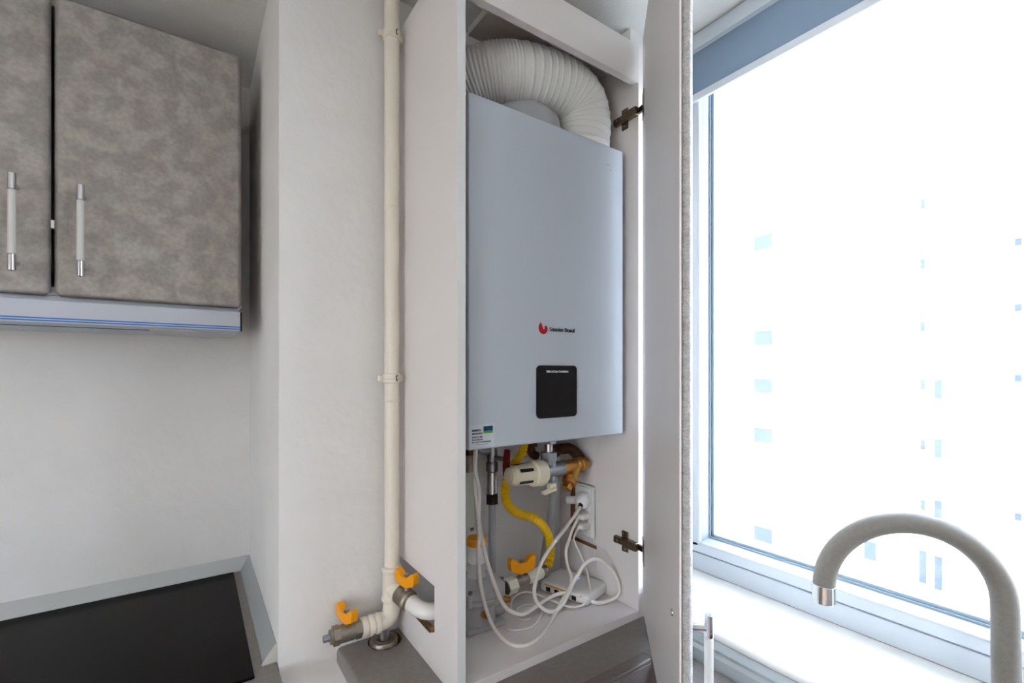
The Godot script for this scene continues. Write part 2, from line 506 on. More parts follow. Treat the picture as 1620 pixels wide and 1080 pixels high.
func window_side() -> void:
	var z0 := -0.804
	var z1 := 1.2
	var y0 := 0.979
	var y1 := CEIL
	var w := thing("window_1", Vector3(1.13, y0, 0.2), "large white plastic framed window beside the boiler cupboard", "window")
	w.set_meta("kind", "structure")
	part("frame", MB.new().ring(1.111, 1.185, y0, y1, z0, z1, 0.048, 0.003), M.pvc, w)
	var sash := part("sash", MB.new().ring(1.106, 1.175, y0 + 0.050, y1 - 0.05, z0 + 0.045, z1 - 0.045, 0.029, 0.004), M.pvc, w)
	# glazing bead: slopes from the sash to the glass
	var iy0 := y0 + 0.0765
	var iy1 := y1 - 0.0765
	var iz0 := z0 + 0.0725
	var iz1 := z1 - 0.0725
	var bead := MB.new()
	var prof := PackedVector2Array([Vector2(1.112, -0.004), Vector2(1.114, 0.0), Vector2(1.132, 0.0085), Vector2(1.138, 0.0095), Vector2(1.150, 0.0095), Vector2(1.150, -0.004)])
	bead.prism(prof, iz0, iz1, Transform3D(Basis(), Vector3(0, iy0, 0)))
	bead.prism(prof, iz0, iz1, Transform3D(Basis(Vector3.RIGHT, Vector3.DOWN, Vector3.FORWARD), Vector3(0, iy1, iz0 + iz1)))
	bead.prism(prof, iy0, iy1, Transform3D(Basis(Vector3.RIGHT, Vector3.BACK, Vector3.UP), Vector3(0, 0, iz0)))
	bead.prism(prof, iy0, iy1, Transform3D(Basis(Vector3.RIGHT, Vector3.FORWARD, Vector3.UP), Vector3(0, 0, iz1)))
	part("glazing_bead", bead, M.pvc, sash)
	part("gasket", MB.new().ring(1.1385, 1.1425, iy0 + 0.008, iy1 - 0.008, iz0 + 0.008, iz1 - 0.008, 0.006, 0.001), M.gasket, sash, "blue grey rubber gasket round the glass")
	part("glass_spacer", MB.new().ring(1.146, 1.160, iy0 + 0.006, iy1 - 0.006, iz0 + 0.006, iz1 - 0.006, 0.014, 0.0), M.spacer, sash)
	part("pane", MB.new().bb(Vector3(1.1425, iy0 + 0.004, iz0 + 0.004), Vector3(1.1460, iy1 - 0.004, iz1 - 0.004), 0.0), M.glass, sash)
	part("pane", MB.new().bb(Vector3(1.160, iy0 + 0.004, iz0 + 0.004), Vector3(1.1635, iy1 - 0.004, iz1 - 0.004), 0.0), M.glass, sash)
	var sp := PackedVector2Array([Vector2(0.9225, z0 + 0.002), Vector2(1.13, z0 + 0.002), Vector2(1.13, z1 - 0.002), Vector2(0.890, z1 - 0.002), Vector2(0.890, -0.70), Vector2(0.9225, -0.70)])
	var sl := MB.new().prism(sp, 0.956, y0, Transform3D(Basis(Vector3.RIGHT, Vector3.BACK, Vector3.UP), Vector3.ZERO), 2.0)
	sl.cyl(Vector3(0.8905, 0.9675, -0.70), Vector3(0.8905, 0.9675, z1 - 0.002), 0.0115)
	part("window_sill", sl, M.sill, w)
	var b := thing("roller_blind", Vector3(1.085, 2.2175, 0.2), "slate blue fabric roller blind drawn up at the window head", "blind")
	part("cassette", MB.new().prism(PackedVector2Array([Vector2(1.066, 2.352), Vector2(1.068, 2.343), Vector2(1.076, 2.345), Vector2(1.104, 2.345), Vector2(1.104, 2.3935), Vector2(1.084, 2.3935), Vector2(1.074, 2.387), Vector2(1.068, 2.374)]), -0.79, 1.19, Transform3D(), 0.6), M.pvc, b)
	part("fabric", MB.new().bb(Vector3(1.0845, 2.230, -0.785), Vector3(1.0855, 2.346, 1.185), 0.0), M.blind, b)
	part("bottom_bar", MB.new().bb(Vector3(1.080, 2.2175, -0.785), Vector3(1.090, 2.2375, 1.185), 0.002), M.blind_bar, b)

func street() -> void:
	struct("ground_outside", MB.new().bb(Vector3(1.6, -12.2, -60), Vector3(70, -12, 60), 0.0), M.ground)
	var b := thing("apartment_block", Vector3(34, -12, -10), "pale sunlit apartment block across the street", "building")
	part("wall", MB.new().bb(Vector3(28, -12, -34), Vector3(40, 26, 14), 0.0), M.facade, b)
	# z, width, height, heights of the windows over the ground line
	var cols := [[-14.72, 1.05, 0.85, [-8.6, -2.7, 0.25, 3.1, 8.8]], [-9.15, 0.5, 0.9, [-7.9]], [-6.95, 0.16, 0.45, [-4.9, -2.1, 0.7, 3.4, 6.3, 9.1]],
		[-6.45, 0.24, 0.85, [-5.2, -2.4, 0.3]], [-7.0, 0.26, 1.5, [-8.3]], [-6.45, 0.26, 1.5, [-8.4]], [-3.95, 0.2, 0.3, [-4.6, 1.1, 4.0, 6.7]]]
	for c in cols:
		for y in c[3]:
			var z: float = c[0]
			var fr := part("window", MB.new().bb(Vector3(27.93, y - 0.05, z - 0.05), Vector3(28.02, y + c[2] + 0.05, z + c[1] + 0.05), 0.02), M.facade, b)
			part("pane", MB.new().bb(Vector3(27.90, y, z), Vector3(27.94, y + c[2], z + c[1]), 0.0), M.facade_glass, fr)
	for y in [-8.75, -2.85, 0.1, 2.95, 8.65]:
		part("balcony", MB.new().bb(Vector3(27.4, y - 0.15, -15.6), Vector3(28.05, y, -14.8), 0.02), M.facade_trim, b)

func worktops() -> void:
	var x0 := 0.26
	var a := thing("worktop", Vector3(0.59, 0, 0.07), "grey worktop under the window with a pipe hole by the boiler cupboard", "worktop")
	var t := MB.new()
	var edge := PackedVector2Array([Vector2(x0 + 0.03, TOP - 0.036), Vector2(x0 + 0.004, TOP - 0.036), Vector2(x0, TOP - 0.030), Vector2(x0, TOP - 0.010), Vector2(x0 + 0.0015, TOP - 0.005), Vector2(x0 + 0.005, TOP - 0.0015), Vector2(x0 + 0.010, TOP), Vector2(x0 + 0.03, TOP)])
	t.prism(edge, CHASE, 1.25, Transform3D(), 0.7)
	# the part against the column, with a round hole for the pipe
	var hx := 0.357
	var hz := -1.026
	var R := 0.037
	for s in [-1, 1]:
		var poly := PackedVector2Array()
		for k in 13:
			var ang: float = PI * 0.5 + s * PI * k / 12.0
			var py: float = hz - R * sin(ang)
			poly.append(Vector2(hx - R * absf(cos(ang)) * -s, maxf(py, CHASE)))
		poly.append(Vector2(hx, -0.90))
		poly.append(Vector2(0.9215 if s > 0 else x0 + 0.03, -0.90))
		poly.append(Vector2(0.9215 if s > 0 else x0 + 0.03, CHASE))
		var clean := PackedVector2Array()
		for q in poly:
			if clean.is_empty() or clean[clean.size() - 1].distance_to(q) > 1e-5:
				clean.append(q)
		t.prism(clean, TOP - 0.036, TOP, Transform3D(Basis(Vector3.RIGHT, Vector3.BACK, Vector3.UP), Vector3.ZERO), 2.0)
	t.bb(Vector3(x0 + 0.03, TOP - 0.036, -0.90), Vector3(0.9215, TOP, -0.645), 0.0)
	t.bb(Vector3(x0 + 0.03, TOP - 0.036, -0.645), Vector3(0.40, TOP, 0.15), 0.0)
	t.bb(Vector3(0.865, TOP - 0.036, -0.645), Vector3(0.9215, TOP, 0.15), 0.0)
	t.bb(Vector3(x0 + 0.03, TOP - 0.036, 0.15), Vector3(0.9215, TOP, 1.25), 0.0)
	part("top", t, M.worktop, a)
	var hole := MB.new()
	for k in 40:
		var a0 := TAU * k / 40
		var a1 := TAU * (k + 1) / 40
		if sin(a0) * R + hz < CHASE + 0.002 or sin(a1) * R + hz < CHASE + 0.002:
			continue
		var p0 := Vector3(hx + cos(a0) * (R - 0.0006), TOP - 0.002, hz + sin(a0) * (R - 0.0006))
		var p1 := Vector3(hx + cos(a1) * (R - 0.0006), TOP - 0.002, hz + sin(a1) * (R - 0.0006))
		var n0 := -Vector3(cos(a0), 0, sin(a0))
		var n1 := -Vector3(cos(a1), 0, sin(a1))
		var dn := Vector3.DOWN * 0.034
		hole.quad(p0, p1, p1 + dn, p0 + dn, n0, n1, n1, n0)
	part("hole_edge", hole, M.chipboard, a, "raw brown chipboard round the pipe hole")
	# base units below: carcass and fronts
	var c := thing("base_cabinet", Vector3(0.6, 0, 0.1), "base cabinet with grey concrete-look fronts under the window worktop", "cabinet")
	part("carcass", MB.new().bb(Vector3(0.31, 0.1, -0.90), Vector3(0.9215, 0.70, 1.25), 0.0), M.melamine, c)
	part("plinth", MB.new().bb(Vector3(0.36, 0, -0.88), Vector3(0.90, 0.1, 1.24), 0.0), M.dark, c)
	part("side_panel", MB.new().bb(Vector3(0.31, 0.70, -0.90), Vector3(0.9215, TOP - 0.036, -0.88), 0.0), M.melamine, c)
	part("filler_panel", MB.new().bb(Vector3(0.29, 0.0, CHASE + 0.0005), Vector3(0.309, TOP - 0.0365, -0.8985), 0.001), M.concrete, c)
	for k in 4:
		var za := -0.895 + 0.535 * k
		part("door", MB.new().bb(Vector3(0.29, 0.11, za), Vector3(0.309, TOP - 0.042, za + 0.53), 0.004), M.concrete, c)
	var d := thing("worktop", Vector3(-1.2, 0, -1.33), "grey worktop with the black hob set into it", "worktop")
	part("top", MB.new().bb(Vector3(-2.69, TOP - 0.036, KITCHEN + 0.001), Vector3(0.144, TOP, -0.992), 0.004), M.worktop, d)
	var e := thing("base_cabinet", Vector3(-1.2, 0, -1.33), "base cabinet with grey concrete-look fronts under the hob", "cabinet")
	part("carcass", MB.new().bb(Vector3(-2.59, 0.1, KITCHEN + 0.001), Vector3(0.144, TOP - 0.0365, -1.05), 0.0), M.melamine, e)
	part("plinth", MB.new().bb(Vector3(-2.59, 0, KITCHEN + 0.01), Vector3(0.144, 0.1, -1.1), 0.0), M.dark, e)
	for k in 5:
		var xa := -2.585 + 0.546 * k
		part("door", MB.new().bb(Vector3(xa, 0.11, -1.049), Vector3(xa + 0.54, TOP - 0.042, -1.03), 0.004), M.concrete, e)

# bar handle: white-grey middle, chrome ends, two posts back to the door
func handle(parent: Node, a: Vector3, b: Vector3, out: Vector3, gap: float, r := 0.0062) -> void:
	var d := (b - a).normalized()
	var e := 0.033
	part("handle_bar", MB.new().cyl(a + d * e, b - d * e, r * 0.98), M.handle_grey, parent)
	for k in 2:
		var p := a if k == 0 else b
		var q := d if k == 0 else -d
		var m := MB.new().cyl(p, p + q * e, r)
		m.cyl(p + q * (e * 0.6), p + q * (e * 0.6) - out * gap, r * 0.75)
		part("handle_end", m, M.chrome, parent, "chrome handle end")

func wall_cabinet() -> void:
	var y0 := 1.666
	var y1 := 2.290
	var c := thing("wall_cabinet", Vector3(-0.24, y0, -1.49), "concrete-look double-door wall cabinet with white bar handles above the hood", "cabinet")
	var m := MB.new()
	m.bb(Vector3(-0.574, y0 + 0.004, KITCHEN + 0.001), Vector3(-0.556, y1, -1.337)); m.bb(Vector3(0.078, y0 + 0.004, KITCHEN + 0.001), Vector3(0.0985, y1, -1.337))
	m.bb(Vector3(-0.556, y0 + 0.004, KITCHEN + 0.001), Vector3(0.078, y0 + 0.022, -1.337)); m.bb(Vector3(-0.556, y1 - 0.018, KITCHEN + 0.001), Vector3(0.078, y1, -1.337))
	m.bb(Vector3(-0.556, y0 + 0.022, KITCHEN + 0.001), Vector3(0.078, y1 - 0.018, KITCHEN + 0.006), 0.0)
	part("carcass", m, M.melamine, c)
	for k in 2:
		var xa := -0.5755 if k == 0 else -0.2365
		var xb := -0.2420 if k == 0 else 0.0977
		var d := part("door", MB.new().box(Vector3((xa + xb) / 2, (y0 + y1) / 2, -1.3258), Vector3(xb - xa, y1 - y0, 0.0204), 0.010), M.concrete, c)
		var hx := -0.2887 if k == 0 else -0.1906
		handle(d, Vector3(hx, 1.895, -1.283), Vector3(hx, 1.705, -1.283), Vector3(0, 0, 1), 0.032)
	part("door_bumper", MB.new().bb(Vector3(-0.2418, 1.806, -1.334), Vector3(-0.2368, 1.823, -1.322), 0.0005), M.white_plastic, c)

func hood() -> void:
	var y0 := 1.6085
	var y1 := 1.656
	var xr := 0.0975
	var h := thing("extractor_hood", Vector3(-0.2, y0, -1.48), "slim white extractor hood with blue film stripes under the wall cabinet", "hood")
	part("body", MB.new().bb(Vector3(-0.502, y0 + 0.012, -1.60), Vector3(xr - 0.004, 1.670, -1.335), 0.002), M.hood, h)
	part("front_panel", MB.new().bb(Vector3(-0.502, y0, -1.322), Vector3(xr - 0.003, y1, -1.302), 0.002), M.hood, h)
	part("underside", MB.new().bb(Vector3(-0.502, y0 + 0.001, -1.60), Vector3(xr - 0.004, y0 + 0.013, -1.322), 0.001), M.hood, h)
	part("end_cap", MB.new().bb(Vector3(xr - 0.003, y0 + 0.001, -1.325), Vector3(xr + 0.0005, y1 - 0.001, -1.303), 0.0005), M.dark, h, "dark end cap of the hood")
	for q in [[0.0035, 0.0028], [0.0085, 0.0028]]:
		part("film_stripe", MB.new().bb(Vector3(-0.502, y0 + q[0], -1.3022), Vector3(xr - 0.003, y0 + q[0] + q[1], -1.3014), 0.0), M.blue_film, h, "blue film stripe")
	part("film_stripe", MB.new().bb(Vector3(-0.502, y0 - 0.0004, -1.400), Vector3(-0.02, y0 + 0.0012, -1.393), 0.0), M.teal_film, h, "teal edge of the protective film")
	var lp := part("light_cover", MB.new().bb(Vector3(-0.085, y0 - 0.002, -1.40), Vector3(0.005, y0 + 0.002, -1.345), 0.001), M.alu_cap, h)
	part("lens", MB.new().bb(Vector3(-0.078, y0 - 0.003, -1.395), Vector3(-0.015, y0 - 0.0015, -1.35), 0.0005), M.hood, lp)
	part("switch", MB.new().bb(Vector3(-0.010, y0 - 0.0035, -1.39), Vector3(0.001, y0 - 0.0015, -1.352), 0.0005), M.hood, lp)

func hob_and_trims() -> void:
	var h := thing("induction_hob", Vector3(-0.19, TOP, -1.33), "black glass hob set flush in the grey worktop", "hob")
	part("glass", MB.new().bb(Vector3(-0.48, TOP, -1.623), Vector3(0.100, TOP + 0.006, -1.042), 0.002), M.hob, h)
	# triangular aluminium upstands
	var back := PackedVector2Array([Vector2(-1.6555, 0.9025), Vector2(-1.6555, 0.939), Vector2(-1.6535, 0.939), Vector2(-1.6305, 0.9055), Vector2(-1.6300, 0.9025)])
	struct("trim_1", MB.new().prism(back, -2.69, 0.1440, Transform3D(Basis(Vector3.BACK, Vector3.UP, Vector3.RIGHT), Vector3.ZERO), 2.0), M.alu)
	var side := PackedVector2Array([Vector2(0.1442, 0.9025), Vector2(0.1442, 0.939), Vector2(0.1422, 0.939), Vector2(0.1182, 0.9055), Vector2(0.1177, 0.9025)])
	struct("trim_2", MB.new().prism(side, -1.6555, -1.082, Transform3D(), 2.0), M.alu)
	struct("trim_3", MB.new().prism(PackedVector2Array([Vector2(0.1444, 0.9025), Vector2(0.1444, 0.941), Vector2(0.1425, 0.941), Vector2(0.1165, 0.9065), Vector2(0.116, 0.9025)]), -1.0825, -1.078, Transform3D(), 2.0), M.alu_cap)
	var win := PackedVector2Array([Vector2(0.921, 0.9025), Vector2(0.921, 0.9535), Vector2(0.890, 0.9535), Vector2(0.884, 0.938), Vector2(0.884, 0.932), Vector2(0.874, 0.928), Vector2(0.868, 0.9025)])
	struct("trim_4", MB.new().prism(win, -0.69, 1.2, Transform3D(), 2.0), M.alu)

func boiler_cupboard() -> void:
	var xl := 0.4015
	var xr := 0.9215
	var c := thing("boiler_cupboard", Vector3(0.66, TOP, -0.91), "tall white cupboard standing open round the boiler", "cupboard")
	# side panel towards the gas pipe, with a notch sawn for the branch pipe; (x = -z, y)
	var side := PackedVector2Array([Vector2(0.762, TOP), Vector2(0.762, 2.316), Vector2(1.0575, 2.316), Vector2(1.0575, 1.076), Vector2(0.859, 1.076), Vector2(0.859, 0.983), Vector2(0.885, 0.970), Vector2(1.0575, 0.970), Vector2(1.0575, TOP)])
	var sx := Transform3D(Basis(Vector3.FORWARD, Vector3.UP, Vector3.RIGHT), Vector3.ZERO)
	var sp := part("side_panel", MB.new().prism(side, xl, xl + 0.018, sx, 2.0), M.melamine, c)
	part("edge_band", MB.new().bb(Vector3(xl, TOP, FRONT - 0.0005), Vector3(xl + 0.018, 2.316, FRONT + 0.001), 0.0008), M.edge_white, sp)
	var cut := MB.new()
	cut.bb(Vector3(xl + 0.001, 0.969, -1.057), Vector3(xl + 0.017, 0.9705, -0.884), 0.0)
	cut.bb(Vector3(xl + 0.001, 0.984, -0.8602), Vector3(xl + 0.017, 1.075, -0.8588), 0.0)
	cut.bb(Vector3(xl + 0.001, 1.0752, -1.057), Vector3(xl + 0.017, 1.0765, -0.860), 0.0)
	cut.box(Vector3(xl + 0.009, 0.9766, -0.872), Vector3(0.016, 0.0012, 0.0285), 0.0, Basis(Vector3.RIGHT, 0.4636))
	part("sawn_edge", cut, M.chipboard, sp, "raw brown chipboard edge of the notch")
	for q in [[-1.030, 0.916], [-1.005, 0.912], [-0.93, 0.908]]:
		part("filler_spot", MB.new().spin(Vector3(xl + 0.0005, q[1] + 0.006, q[0]), Vector3(xl - 0.002, q[1] + 0.006, q[0]), [Vector2(0.007, 0), Vector2(0.005, 0.001), Vector2(0, 0.0014)], 14), M.white_plastic, sp)
	# side panel towards the window, with a hole for the socket
	var hy0 := 1.026
	var hy1 := 1.200
	var hz0 := -1.012
	var hz1 := -0.906
	var xa := xr - 0.018
	var r := MB.new()
	r.bb(Vector3(xa, TOP, CHASE + 0.0005), Vector3(xr, 2.316, hz0), 0.0)
	r.bb(Vector3(xa, TOP, hz1), Vector3(xr, 2.316, FRONT), 0.0006)
	r.bb(Vector3(xa, TOP, hz0), Vector3(xr, hy0, hz1), 0.0)
	r.bb(Vector3(xa, hy1, hz0), Vector3(xr, 2.316, hz1), 0.0)
	var rp := part("side_panel", r, M.melamine, c)
	var rc := MB.new()
	rc.bb(Vector3(xa + 0.0005, hy0 + 0.001, hz0 - 0.0002), Vector3(xr, hy1 - 0.001, hz0 + 0.0008), 0.0)
	rc.bb(Vector3(xa + 0.0005, hy0 - 0.0002, hz0 + 0.001), Vector3(xr, hy0 + 0.0008, hz1 - 0.001), 0.0)
	part("sawn_edge", rc, M.chipboard, rp, "raw brown chipboard edge of the socket hole")
	part("bottom_panel", MB.new().bb(Vector3(xl + 0.018, TOP, CHASE + 0.0005), Vector3(xa, TOP + 0.019, FRONT), 0.0008), M.melamine, c)
	part("top_panel", MB.new().bb(Vector3(0.53, 2.298, -0.952), Vector3(xa, 2.316, FRONT - 0.018), 0.0008), M.melamine, c)
	part("fascia", MB.new().bb(Vector3(xl + 0.018, 2.223, FRONT - 0.018), Vector3(xa, 2.316, FRONT), 0.0008), M.melamine, c)
	# the door, hung on the panel by the window and standing half open
	var P := Vector3(0.9025, 0, -0.748)
	var u := Vector3(-0.7071, 0, 0.7071)
	var n := Vector3(0.7071, 0, 0.7071)
	var W := 0.512
	var y0 := 0.931
	var y1 := 2.320
	var bas := Basis(u, Vector3.UP, u.cross(Vector3.UP))
	var mid := P + u * W * 0.5 + Vector3.UP * (y0 + y1) * 0.5
	var door := part("door", MB.new().box(mid + n * 0.0015, Vector3(W - 0.001, y1 - y0 - 0.001, 0.003), 0.0005, bas), M.melamine, c, "open white-backed cupboard door")
	part("front_foil", MB.new().box(mid + n * 0.0105, Vector3(W, y1 - y0, 0.015), 0.006, bas), M.concrete_pale, door, "pale grey concrete-look foil on the door")
	var hp := P + u * 0.474 + n * 0.046
	handle(door, hp + Vector3.UP * 1.168, hp + Vector3.UP * 0.978, n, 0.028)
	part("screw", MB.new().spin(P + u * 0.452 + Vector3.UP * 1.155, P + u * 0.452 + Vector3.UP * 1.155 - n * 0.004, [Vector2(0.0055, 0), Vector2(0.005, 0.0015), Vector2(0, 0.002)], 16), M.steel, door)
	# concealed hinges
	for yy in [2.150, 1.080]:
		var tilt := 0.0
		var g := MB.new()
		g.box(Vector3(xa - 0.002, yy, -0.803), Vector3(0.004, 0.052, 0.020), 0.001)
		g.box(Vector3(xa - 0.006, yy, -0.800), Vector3(0.012, 0.017, 0.070), 0.002)
		g.box(Vector3(xa - 0.009, yy, -0.775), Vector3(0.014, 0.021, 0.034), 0.002)
		var hg := part("hinge", g, M.bronze, c, "dark nickel cabinet hinge")
		for zz in [-0.822, -0.806, -0.790]:
			part("screw", MB.new().spin(Vector3(xa - 0.012, yy, zz), Vector3(xa - 0.014, yy, zz), [Vector2(0.0034, 0), Vector2(0.003, 0.0014), Vector2(0, 0.0016)], 12), M.steel, hg)
		for ys in [-0.019, 0.019]:
			part("screw", MB.new().spin(Vector3(xa - 0.004, yy + ys, -0.803), Vector3(xa - 0.006, yy + ys, -0.803), [Vector2(0.0036, 0), Vector2(0.003, 0.0014), Vector2(0, 0.0016)], 12), M.steel, hg)
		part("link", MB.new().box(Vector3(xa - 0.005, yy, -0.748), Vector3(0.007, 0.014, 0.030), 0.001, Basis(Vector3.UP, -0.25)), M.dark_metal, hg)
		var cp: Vector3 = P + u * 0.020 + Vector3.UP * yy
		part("cup_plate", MB.new().box(cp - n * 0.0009, Vector3(0.030, 0.062, 0.0018), 0.0006, bas), M.bronze, hg)

func boiler() -> void:
	var z := -0.790
	var b := thing("gas_boiler", Vector3(0.66, 1.356, -0.92), "white wall-hung gas boiler with black display in the open cupboard", "boiler")
	part("casing", MB.new().bb(Vector3(0.4416, 1.356, -1.054), Vector3(0.881, 2.058, z), 0.003), M.boiler, b)
	var rr := PackedVector2Array()
	for q in [[0.7221, 1.5240, 0], [0.6071, 1.5240, 1], [0.6071, 1.4090, 2], [0.7221, 1.4090, 3]]:
		var s := Vector2(-1 if q[2] in [0, 3] else 1, -1 if q[2] in [0, 1] else 1)
		for k in 7:
			var a: float = PI * 0.5 * (q[2] + k / 6.0)
			rr.append(Vector2(q[0], q[1]) + s * 0.010 + Vector2(cos(a), sin(a)) * 0.010)
	var d := part("display", MB.new().prism(rr, z - 0.001, z + 0.0035), M.black_gloss, b, "black glass display")
	print_text("MicraCom Condens", 0.062, Vector3(0.6335, 1.5110, z + 0.0036), M.ink_white, d)
	print_text("Saunier Duval", 0.0722, Vector3(0.6442, 1.6040, z + 0.0002), M.ink, b)
	# red bird emblem
	var pts := [[300, 190], [335, 265], [385, 392], [418, 402], [432, 345], [430, 305], [460, 282], [498, 300], [520, 350], [520, 420], [490, 492], [432, 540], [380, 550], [310, 525], [255, 460], [235, 390], [238, 320], [265, 240]]
	var e := PackedVector2Array()
	for q in pts:
		e.append(Vector2(0.6135 + (q[0] - 230) * 0.0000865, 1.6175 - (q[1] - 190) * 0.0000715))
	part("emblem", MB.new().prism(e, z - 0.0005, z + 0.0006), M.red, b, "red bird emblem")
	# service sticker
	var st := part("sticker", MB.new().bb(Vector3(0.4462, 1.3615, z - 0.0005), Vector3(0.5005, 1.4060, z + 0.0003), 0.0), M.sticker, b, "small service sticker")
	part("sticker_print", MB.new().bb(Vector3(0.4752, 1.3925, z), Vector3(0.4968, 1.4015, z + 0.0005), 0.0), M.sticker_blue, st)
	part("sticker_print", MB.new().bb(Vector3(0.4752, 1.3875, z), Vector3(0.4968, 1.3925, z + 0.0005), 0.0), M.sticker_green, st)
	print_text("SERVICE", 0.020, Vector3(0.4485, 1.3945, z + 0.0004), M.ink_blue, st, "lettering", true)
	print_text("INSTALATII", 0.024, Vector3(0.4485, 1.3882, z + 0.0004), M.ink_blue, st, "lettering", true)
	print_text("0234.571.900", 0.024, Vector3(0.4485, 1.3815, z + 0.0004), M.ink, st)
	print_text("0234.385.070", 0.024, Vector3(0.4485, 1.3762, z + 0.0004), M.ink, st)
	print_text("0231.554.511 / 0740.184.602", 0.044, Vector3(0.4485, 1.3712, z + 0.0004), M.ink, st)
	part("sticker_print", MB.new().bb(Vector3(0.458, 1.3660, z), Vector3(0.485, 1.3666, z + 0.0005), 0.0), M.ink, st)
	for q in [[0.822, 2.010], [0.829, 2.012], [0.834, 2.000]]:
		part("scuff", MB.new().bb(Vector3(q[0], q[1], z), Vector3(q[0] + 0.004, q[1] + 0.0012, z + 0.0002), 0.0), M.ink, b)
	# flue collar on top
	part("flue_collar", MB.new().lathe([Vector2(0.094, 0), Vector2(0.094, 0.030), Vector2(0.088, 0.052), Vector2(0.074, 0.068), Vector2(0.05, 0.078), Vector2(0, 0.080)], Transform3D(Basis(), Vector3(0.655, 2.056, -0.905)), 40), M.grey_pvc, b)

func duct() -> void:
	var d := thing("flexible_duct", Vector3(0.66, 2.056, -0.86), "white ribbed flexible duct bending over the top of the boiler", "duct")
	var pts := [Vector3(0.505, 2.152, -1.054), Vector3(0.512, 2.165, -0.98), Vector3(0.55, 2.185, -0.915), Vector3(0.62, 2.196, -0.875), Vector3(0.70, 2.202, -0.864), Vector3(0.755, 2.199, -0.861), Vector3(0.795, 2.176, -0.860), Vector3(0.812, 2.130, -0.862), Vector3(0.808, 2.062, -0.866)]
	part("hose", MB.new().tube(pts, 0.07, 0.0011, 48, 2), M.duct, d)
	part("end_clamp", MB.new().lathe([Vector2(0.069, 0), Vector2(0.0725, 0.001), Vector2(0.0725, 0.016), Vector2(0.069, 0.017)], Transform3D(Basis(), Vector3(0.808, 2.0565, -0.866)), 40), M.white_plastic, d)

# butterfly handle of a ball valve: o is the spindle foot, ax the wing direction
func butterfly(parent: Node, o: Vector3, ax: Vector3, m: Material, k := 1.0) -> void:
	var x := (ax - Vector3.UP * ax.y).normalized()
	var xf := Transform3D(Basis(x, Vector3.UP, x.cross(Vector3.UP)), o)
	var poly := PackedVector2Array()
	for q in [[-0.031, 0.031], [-0.027, 0.035], [-0.017, 0.030], [-0.009, 0.022], [0.009, 0.022], [0.017, 0.030], [0.027, 0.035], [0.031, 0.031], [0.029, 0.010], [0.024, 0.007], [0.012, 0.002], [0.008, 0.0], [-0.008, 0.0], [-0.012, 0.002], [-0.024, 0.007], [-0.029, 0.010]]:
		poly.append(Vector2(q[0], q[1]) * k)
	var h := part("valve_handle", MB.new().prism(poly, -0.0075 * k, 0.0075 * k, xf, 0.6), m, parent)
	part("handle_nut", MB.new().hexnut(o + Vector3.UP * 0.021 * k, o + Vector3.UP * 0.0265 * k, 0.0062 * k), M.steel, h)

